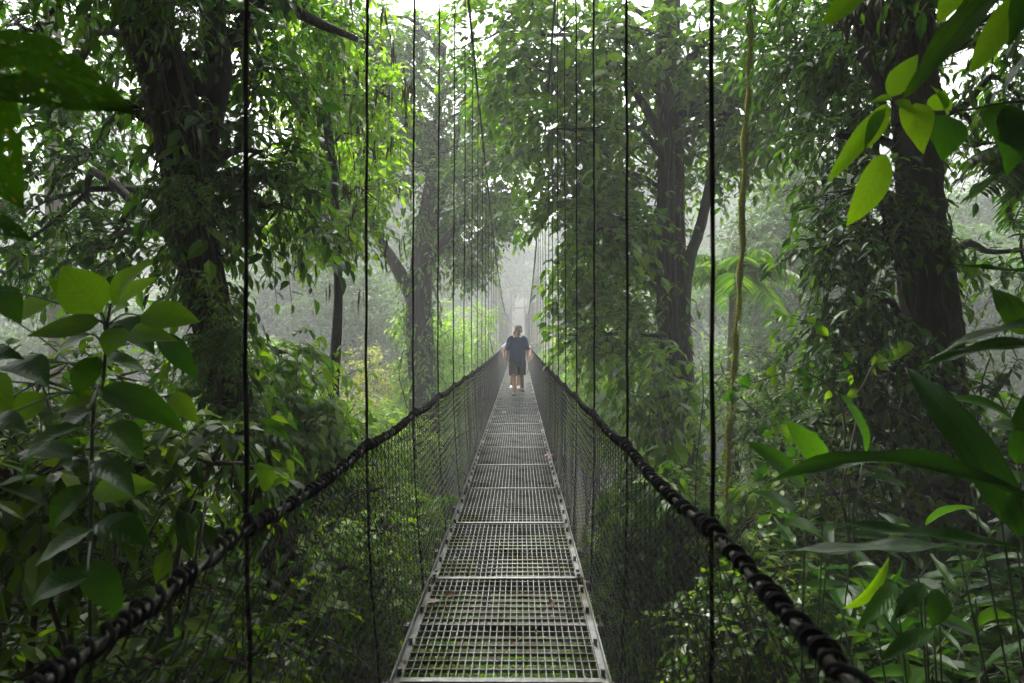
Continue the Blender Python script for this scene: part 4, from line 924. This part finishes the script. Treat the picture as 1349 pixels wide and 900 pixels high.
# ginger-like plants with long strap leaves on the right
def strap_plant(label, base_xy, leaves, lush=0, hgt=1.2, mat='strap', ncol=0):
    x, y = base_xy; gz = float(G(x, y)); root = empty('strap_leaved_plant', (x, y, gz), label, 'plant'); mb = MB()
    bp = np.array([x, y, gz])
    for (b, t, w, z, zt, n, sh) in leaves:
        q = P(*b, z); put_leaf(LM[sh, random.randrange(6)], q, P(*t, zt), w * (.95 if sh == 'strap' else 1.0) / F_PX * (z + zt) / 2, n, root)
        add_tube(mb, spline([bp + rng.normal(0, .03, 3) * [1, 1, 0] - [0, 0, .06], bp * .45 + q * .55 + [0, 0, .05], q], 9), np.linspace(.0055, .003, 9), 5)
    def blocked(q): return (x > 0 and q[0] < .72) or (x < 0 and q[0] > -.9)
    for c_ in range(max(1, round(lush / 9)) if lush else 0):   # arching canes, blades set alternately along each
        a = rng.uniform(0, 6.28); h = rng.uniform(.4, 1.0) * hgt; o_ = rng.uniform(.05, .22); ln = rng.uniform(.25, .6) * h * .75
        b_ = bp + np.array([np.cos(a + 1) * o_, np.sin(a + 1) * o_, -.06]); e_ = b_ + np.array([np.cos(a) * ln, np.sin(a) * ln, h])
        if blocked(e_): a += np.pi; e_ = b_ + np.array([np.cos(a) * ln, np.sin(a) * ln, h])
        cane = spline([b_, b_ * .5 + e_ * .5 + np.array([-np.cos(a) * .12 * h, -np.sin(a) * .12 * h, .10 * h]), e_], 24)
        add_tube(mb, cane, np.linspace(.0065, .003, 24), 5)
        tg = unit(np.gradient(cane, axis=0)); nb = 9 + int(rng.integers(0, 4)); az0 = a + np.pi / 2 + rng.normal(0, .4)
        for k in range(nb):
            f = .12 + .88 * (k + rng.uniform(0, .5)) / nb; i_ = min(int(f * 23), 23); q = cane[i_]
            az = az0 + (np.pi if k % 2 else 0) + rng.normal(0, .35); Ln = rng.uniform(.28, .58) * (.75 + .4 * math.sin(math.pi * f)); wd = Ln * rng.uniform(.13, .2)
            d = unit(np.array([np.cos(az), np.sin(az), 0]) + tg[i_] * .6 + np.array([0, 0, rng.uniform(-.45, .1)])); tip = q + d * Ln
            if blocked(tip): continue
            put_leaf(LM[mat if k % 3 else 'lance_dark', random.randrange(6)], q, tip, wd, np.array([0, -.15, 1]) + rng.normal(0, .28, 3), root)
    rel(root, mb, 'canes', M['stalk'])
    return root
up = (0, -.45, .9)
strap_plant('glossy strap-leaved plant with long blades reaching left over the right bank', (2.0, 2.3), [((1420, 366), (1242, 357), 18, 2.1, 2.2, up, 'strap'), ((1400, 425), (1205, 482), 26, 2.1, 2.25, up, 'strap'), ((1430, 462), (1213, 494), 26, 2.0, 2.1, up, 'strap'), ((1345, 705), (1192, 482), 46, 2.0, 2.25, (-.5, -.75, .5), 'strap'),
    ((1410, 690), (985, 650), 24, 1.9, 2.3, up, 'strap'), ((1340, 722), (1075, 697), 26, 2.0, 2.25, up, 'strap'), ((1262, 722), (1016, 740), 36, 2.1, 2.3, (0, -.2, 1), 'strap'), ((1340, 610), (1349, 520), 40, 2.1, 2.1, (-.3, -.9, .3), 'strap'), ((1300, 560), (1400, 600), 34, 2.1, 2.0, up, 'strap'), ((1280, 640), (1420, 640), 30, 2.1, 1.9, up, 'strap'), ((1340, 560), (1240, 530), 22, 2.3, 2.4, up, 'lance_dark'), ((1349, 440), (1310, 380), 34, 2.2, 2.25, (-.4, -.9, .3), 'strap')], 90, 1.35)
strap_plant('upright plant with dark pointed blades close behind the right netting', (1.25, 3.1), [((1062, 642), (985, 580), 30, 3, 3.0, (-.2, -.6, .7), 'lance_dark'), ((1088, 618), (1034, 552), 32, 3, 2.95, (-.3, -.9, .3), 'lance_dark'), ((1136, 612), (1103, 518), 22, 3.0, 2.9, (.4, -.8, .4), 'lance_dark'), ((1060, 700), (990, 650), 30, 2.9, 2.8, up, 'lance_dark'), ((1090, 720), (1030, 690), 34, 2.8, 2.7, up, 'lance_dark')], 60, 1.2, 'lance_dark')
strap_plant('plant with hanging pale blades low in front of the earth bank', (1.62, 2.5), [((1180, 768), (1129, 829), 24, 2.3, 2.2, (-.3, -.8, .5), 'lance_dark'), ((1216, 768), (1179, 814), 22, 2.3, 2.2, (-.3, -.8, .5), 'lance_dark'), ((1236, 776), (1226, 828), 30, 2.3, 2.25, (0, -.8, .5), 'broad_dark'), ((1108, 802), (1172, 734), 14, 2.4, 2.3, (.3, -.8, .4), 'lance'), ((1150, 792), (1186, 732), 16, 2.4, 2.3, (.3, -.8, .4), 'lance_dark'), ((1205, 700), (1168, 712), 16, 2.4, 2.3, up, 'lance'), ((1230, 830), (1160, 870), 24, 2.1, 2.0, up, 'lance_dark')], 70, .9, 'lance_dark')
strap_plant('strap-leaved plant growing on the bank right of the red barked trunk', (2.2, 3.5), [], 170, 2.5)
strap_plant('strap-leaved clump at the foot of the red barked trunk', (2.1, 4.2), [], 110, 1.9)
strap_plant('dark-bladed clump behind the corner shrub under the right handrail', (1.9, 3.1), [], 150, 1.8, 'strap')
strap_plant('tall strap-leaved clump beside the leafy bush right of the trunk', (2.8, 4.5), [], 170, 2.8)
strap_plant('lush strap-leaved clump in the corner below the right handrail', (1.5, 2.45), [], 170, 1.35)
strap_plant('leafy strap-leaved clump rising behind the corner clump', (1.7, 2.95), [], 170, 1.9)
strap_plant('low strap-leaved tuft on the earth beside the right handrail', (1.3, 2.1), [], 100, .8, 'strap')
strap_plant('dark-bladed clump low under the left handrail', (-1.35, 2.5), [], 50, .9, 'lance_dark')
strap_plant('broad-bladed clump at the foot of the rounded-leaved sapling', (-2.1, 2.7), [], 60, 1.3, 'lance_dark')
# long blades hanging over the upper right corner
x0 = 1.75; gz = float(G(x0, 1.9)); root = empty('overhanging_plant', (x0, 1.9, gz), 'tall plant whose long blades hang over the upper right corner', 'plant'); mb = MB()
bp = np.array([x0, 1.9, gz]); tp = np.array([1.62, 1.9, 2.45]); stem = spline([bp - [0, 0, .1], bp * .5 + tp * .5 + [.06, 0, 0], tp], 20); add_tube(mb, stem, np.linspace(.018, .008, 20), 7)
for (b, t, w, z, zt, n, sh) in (((1345, -55), (1192, 136), 40, 1.9, 1.95, (-.5, -.75, .35), 'strap'), ((1360, -20), (1278, 102), 38, 1.85, 1.9, (-.5, -.8, .3), 'lance'), ((1420, 0), (1349, 90), 36, 1.8, 1.8, (-.5, -.8, .3), 'strap'), ((1300, -70), (1235, 30), 40, 2.0, 2.05, (-.4, -.9, .2), 'lance'), ((1400, 60), (1320, 130), 30, 1.9, 2.0, up, 'strap'), ((1380, -60), (1330, 60), 40, 1.75, 1.75, (-.3, -.9, .2), 'broad_dark')):
    q = P(*b, z); put_leaf(LM[sh, random.randrange(6)], q, P(*t, zt), w / F_PX * z, n, root); add_tube(mb, spline([stem[-4], (stem[-4] + q) / 2 + [0, 0, .05], q], 7), .005, 5)
rel(root, mb, 'stem', M['stalk'])

# open shrub with single round leaves in front of the mist on the right
b0 = P(1110, 620, 4.2); gz = float(G(b0[0], 4.2)); root = empty('round_leaved_shrub', (b0[0], 4.2, gz), 'open twiggy shrub with scattered small round leaves left of the red barked trunk', 'shrub'); mb = MB()
boughs = [[(1110, 640), (1130, 520), (1090, 440), (1022, 412)], [(1110, 640), (1110, 540), (1060, 490), (990, 505), (965, 510)], [(1105, 660), (1070, 590), (1030, 560), (1000, 565)], [(1100, 640), (1040, 610), (1010, 620)], [(1130, 520), (1160, 470), (1200, 450)]]
for bo in boughs:
    p = spline([P(*q, 4.2 + random.uniform(-.15, .15)) for q in bo], 18); add_tube(mb, p, np.linspace(.007, .0025, 18), 5)
    for k in range(14):
        q = p[random.randrange(5, 18)] + rng.normal(0, .015, 3); d = rng.normal(0, 1, 3) * [1, .6, .6] + [-.2, -.2, -.5]; d /= np.linalg.norm(d); Ln = random.uniform(.06, .11)
        put_leaf(LM[random.choice(['heart', 'broad_dark', 'broad'] if k % 3 else ['broad_dark']), random.randrange(6)], q, q + d * Ln, Ln * .68, (rng.normal(0, .4), -.8, .5), root); 
add_tube(mb, spline([np.array([b0[0], 4.2, gz - .1]), P(1120, 760, 4.2), P(1108, 645, 4.2)], 10), np.linspace(.016, .008, 10), 6)
rel(root, mb, 'stems', M['twig'])

# ferns below the deck and on the banks
def fern_mesh(seed, nf=11, fl=.6):
    f = MB()
    for k in range(nf):
        az = 2 * np.pi * k / nf + rng.uniform(-.25, .25); el = rng.uniform(.5, 1.1); d = np.array([[np.cos(az) * np.cos(el), np.sin(az) * np.cos(el), np.sin(el)]])
        st_ = MB(); twigs(f, np.array([[0, 0, 0.]]), d, np.array([fl * rng.uniform(.75, 1.1)]), 34, .13, .028, .75, True, T_FAR, (f, .004), .15, .08)
    return f.mesh('fronds', M['leaf_bright'], smooth=False)  # brighter leaf colour stands in for light falling under the deck
ferns = [fern_mesh(k) for k in range(3)]
spots = [(-.05, 3.4, 1.3), (.35, 4.3, 1.2), (-.5, 5.0, 1.3), (.2, 5.9, 1.3), (-.25, 6.9, 1.4), (-1.1, 4.4, 1.1), (1.05, 3.6, 1.0), (-.9, 6.1, 1.2), (.9, 5.2, 1.1), (-.4, 4.1, 1.1), (.3, 3.0, 1.0), (-.6, 3.0, 1.0), (.6, 7.6, 1.4), (-.6, 8.2, 1.4), (.1, 9.2, 1.5)]
for k, (x, y, s) in enumerate(spots):
    r_ = empty('fern', (x, y, float(G(x, y)) + .02), 'bright green fern on the slope beneath the grating deck', 'fern', 'ferns under the bridge'); r_.scale = (s, s, s); r_.rotation_euler = (0, 0, random.uniform(0, 6))
    o = bpy.data.objects.new('fronds', ferns[k % 3]); col.objects.link(o); o.parent = r_; o['kind'] = 'stuff'
# ground cover
def cover(name, label, n, xr, yr, L, W_, mat, T, h=.25, K=5):
    x = rng.uniform(*xr, n); y = rng.uniform(*yr, n); B = np.stack([x, y, G(x, y) + rng.uniform(0, h, n)], 1)
    B = B[(np.abs(B[:, 0] + .07) > .75) | (B[:, 2] < -.4)]
    mb = MB(); D = unit(rng.normal(0, 1, (len(B), 3)) * [1, 1, .5] + [0, 0, .6]); twigs(mb, B, D, rng.uniform(.15, .45, len(B)), K, L, W_, .4, False, T, None)
    tag(mb.build(name, M[mat], smooth=False, kind='stuff'), label, 'undergrowth', kind='stuff')
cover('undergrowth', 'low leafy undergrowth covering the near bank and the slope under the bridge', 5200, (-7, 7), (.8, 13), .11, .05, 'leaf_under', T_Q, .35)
cover('undergrowth', 'undergrowth directly beneath the deck, sunlight put into its pale green colour', 3200, (-1.6, 1.4), (2.5, 14), .10, .045, 'leaf_bright', T_Q, .5)  # sunlight beneath the deck put into the brighter leaf colour
cover('undergrowth', 'leafy undergrowth over the floor of the ravine', 8000, (-16, 16), (10, 62), .22, .1, 'leaf_mid', T_FAR, .8)

# ------------------------------------------------------------------ trees in the mist: five kinds, each copied
def far_tree(seed, h, spread, mat, n_cl, L=.24, trunk='bark_grey', lean=.3):
    t, lf, br = MB(), MB(), MB()
    tp = spline([(0, 0, -.5), (rng.normal(0, lean), rng.normal(0, lean), h * .45), (rng.normal(0, lean), rng.normal(0, lean), h * .9)], 20); add_tube(t, tp, np.linspace(.28, .07, 20) * h / 14, 10, .05)
    cl = []
    for k in range(n_cl):
        a = rng.uniform(0, 6.28); f = rng.uniform(0, 1); z = h * (.42 + .58 * f); r = spread * math.sqrt(max(.08, 1 - (2 * f - .85) ** 2)) * rng.uniform(.25, 1)
        c = (r * math.cos(a), r * math.sin(a), z); cl.append((*c, spread * rng.uniform(.2, .34)))
        i = int(np.clip((z / h - .15) * 20, 4, 19)); limb(br, tp[i], c, .07, .02, sides=5, n=6)
    foliate(lf, br, cl, 95, .8, 7, L, L * .55, T=T_FAR, stems=False, flat=.65)
    return [('trunk', t.mesh('trunk', M[trunk]), None), ('branches', br.mesh('branches', M['twig']), None), ('crown', lf.mesh('crown', M[mat], smooth=False), 'stuff')]
kinds = [(far_tree(1, 13, 3.4, 'leaf_far', 34), 'tall round-crowned forest tree in mist'), (far_tree(2, 10, 3.0, 'leaf_mid', 30), 'mid-height leafy forest tree in mist'), (far_tree(3, 16, 3.6, 'leaf_far', 40, lean=.5), 'very tall loose-crowned forest tree'), (far_tree(4, 7, 2.6, 'leaf_mid', 26), 'low bushy forest tree'), (far_tree(5, 11, 3.6, 'leaf_far', 30, .26, lean=.7), 'spreading dim forest tree')]
def forest(x, y, k, s=1.0, lab2=None):
    parts, lab = kinds[k]; 
    if not lab2:
        place = ('on the slope of the ravine', 'deep in the ravine', 'by the far end')[0 if y < 30 else 1 if y < 46 else 2]
        lab = lab + f', {place}, {"left" if x < 0 else "right"} of the bridge'
    lab = lab2 or lab; r_ = empty('forest_tree', (x, y, float(G(x, y))), lab, 'tree', ('forest trees in the mist: ' + lab.split(' forest')[0]) if not lab2 else 'added shade trees out of view'); r_.scale = (s, s, s); r_.rotation_euler = (0, 0, random.uniform(0, 6.28))
    for n_, me, kd in parts:
        o = bpy.data.objects.new(n_, me); col.objects.link(o); o.parent = r_
        if kd: o['kind'] = kd
for (x, y, k, s) in ((-17, 27, 2, .9), (-9.5, 24, 1, 1.0), (-14, 29, 0, 1.1), (-21, 30, 2, 1), (-8, 36, 3, 1.1), (-12, 40, 4, 1), (-5.5, 41, 3, 1.1), (-17, 44, 0, 1), (-9.5, 50, 2, 1.15), (-11.5, 46, 0, 1.35), (-8.5, 44, 0, 1.1), (-15, 52, 2, 1.2), (-7.2, 56, 0, .9), (-26, 40, 4, 1.1), (-4.2, 52, 3, 1), (-13, 54, 0, 1),
                     (9.5, 21, 2, .95), (14, 24, 0, 1.1), (12, 31, 3, 1.1), (19, 28, 2, 1), (16, 38, 3, 1.2), (6.5, 27, 3, 1), (5.5, 36, 1, .9), (9, 42, 3, 1.2), (13, 49, 4, 1.2), (17.5, 46, 2, 1.0), (15, 58, 0, 1.0), (21, 55, 2, 1.1), (22, 40, 0, 1), (4.5, 47, 3, 1), (7, 54, 1, 1), (18, 53, 0, 1), (28, 34, 4, 1.1), (-3.8, 34, 3, .8), (4.4, 57, 3, .9), (-7.5, 30, 3, .9), (-7.9, 31, 2, .85), (-10.8, 35, 0, 1.2), (-6.6, 37, 2, .78), (-13.5, 37, 2, 1.0), (10, 30, 0, 1.0), (12.5, 37, 2, .9), (24, 20, 0, 1)):
    forest(x, y, k, s)
for (x, y, k, s) in ((-5.5, -7, 0, .9), (-10, -5, 1, 1), (6, -7, 2, .8), (10.5, -4, 0, .9), (1.5, -11, 0, 1), (-2.5, -13, 1, 1.1), (-9, 3.5, 1, .8), (10, 4, 1, .8)):  # unseen trees added to block sky light from behind and beside
    forest(x, y, k, s, 'forest tree added out of view round the near end to cut the sky light')
# the wooded hill beyond: a mass of crowns
hill_kinds = [far_tree(11, 13, 3.6, 'leaf_far', 20, .42), far_tree(12, 10, 3.4, 'leaf_far', 18, .42), far_tree(13, 17, 4.0, 'leaf_far', 22, .42, lean=.5)]
n_h = 170; hx = rng.uniform(-75, 75, n_h); hy = rng.uniform(63, 125, n_h); hy[:40] = rng.uniform(63, 78, 40); hx[:40] = rng.uniform(-30, 30, 40)
inst_root = tag(bpy.data.objects.new('hillside_forest', None), 'far wooded hillside dissolving into white mist beyond the bridge', 'forest', kind='stuff'); col.objects.link(inst_root)
for q, (x, y) in enumerate(zip(hx, hy)):
    parts = hill_kinds[q % 3]; c = parts[2][1]
    for (n_, me) in (('crown', c), ('trunk', parts[0][1])):
        o = bpy.data.objects.new(n_, me); col.objects.link(o); o.parent = inst_root; o['kind'] = 'stuff'
        sc_ = .8 + .75 * ((q * 37) % 10) / 10; sc_ *= .62 if abs(x) < 9 else 1; o.location = (x, y, float(G(x, y))); o.scale = (sc_, sc_, sc_ * .95); o.rotation_euler = (0, 0, q * 1.7)

# ------------------------------------------------------------------ litter on the deck
def litter(name, label, cat, me, px, py, w, rot, curl=.0):
    y = 1.4 * F_PX / (py - HY)
    for _ in range(4): y = (EYE - deck_z(y)) * F_PX / (py - HY)
    c = np.array([(px - CX) / F_PX * y, y, deck_z(y) + .012]); d = np.array([math.cos(rot), math.sin(rot), 0]) * w
    o = bpy.data.objects.new(name, me); col.objects.link(o); o.location = c; o.scale = (w, w * .6, w * .8); o.rotation_euler = (curl, 0, rot); return tag(o, label, cat)
dl = leaf_mesh('fallen_leaf', M['dead_leaf'], 'ovate', .12, .5, wave=.03, seed=5); dg = leaf_mesh('fallen_leaf', M['dead_leaf_grey'], 'ovate', .05, .2, wave=.02, seed=6); dp = leaf_mesh('fallen_petal', M['petal'], 'heart', .1, .3, seed=2)
litter('fallen_leaf', 'curled brown fallen leaf on the grating near the left deck edge', 'leaf', dl, 586, 790, .075, .6, .3)
litter('fallen_leaf', 'flat grey-green fallen leaf beside the curled brown leaf', 'leaf', dg, 561, 797, .085, .3)
litter('fallen_leaf', 'dark curled dead leaf on the grating near the right deck edge', 'leaf', dl, 724, 800, .06, 1.2, .4)
litter('fallen_leaf', 'small dark leaf at the left deck edge on the nearest panel', 'leaf', dl, 533, 880, .05, 2.0, .2)
litter('fallen_petal', 'pink petal lying at the right deck edge', 'petal', dp, 719, 602, .13, .2)
for k, (px, py, w) in enumerate(((661, 544, .1), (650, 551, .09), (702, 549, .08), (683, 568, .07), (712, 541, .08), (655, 529, .07), (706, 531, .06), (644, 566, .08))):
    litter('fallen_leaf', 'small pale dead leaf scattered on the deck in front of the walking man', 'leaf', dg, px, py, w, k * 1.3, .2)['group'] = 'dead leaves on the deck'

rl = random.Random(8)
for k in range(16):
    o = litter('fallen_leaf', 'scrap of brown leaf caught in the grating of the nearer deck panels', 'leaf', (dl, dg)[k % 2], 684 + rl.uniform(-.30, .22) * (0 + 1) * 330 * rl.uniform(.5, 1), rl.uniform(600, 880), rl.uniform(.018, .04), rl.uniform(0, 6), .3); o['group'] = 'leaf scraps on the near deck'

# ------------------------------------------------------------------ mist
hz = MB().box((-172, -62, -22), (172, 192, 62)).build('haze', None, smooth=False); tag(hz, 'white mist hanging through the whole forest', 'mist', kind='stuff')
m, nt, out = nodes('mist'); pv = nt.nodes.new('ShaderNodeVolumePrincipled'); pv.inputs['Color'].default_value = (.97, .99, 1.0, 1); pv.inputs['Density'].default_value = .0050; pv.inputs['Anisotropy'].default_value = .1
nt.links.new(pv.outputs[0], out.inputs['Volume']); hz.data.materials.append(m)
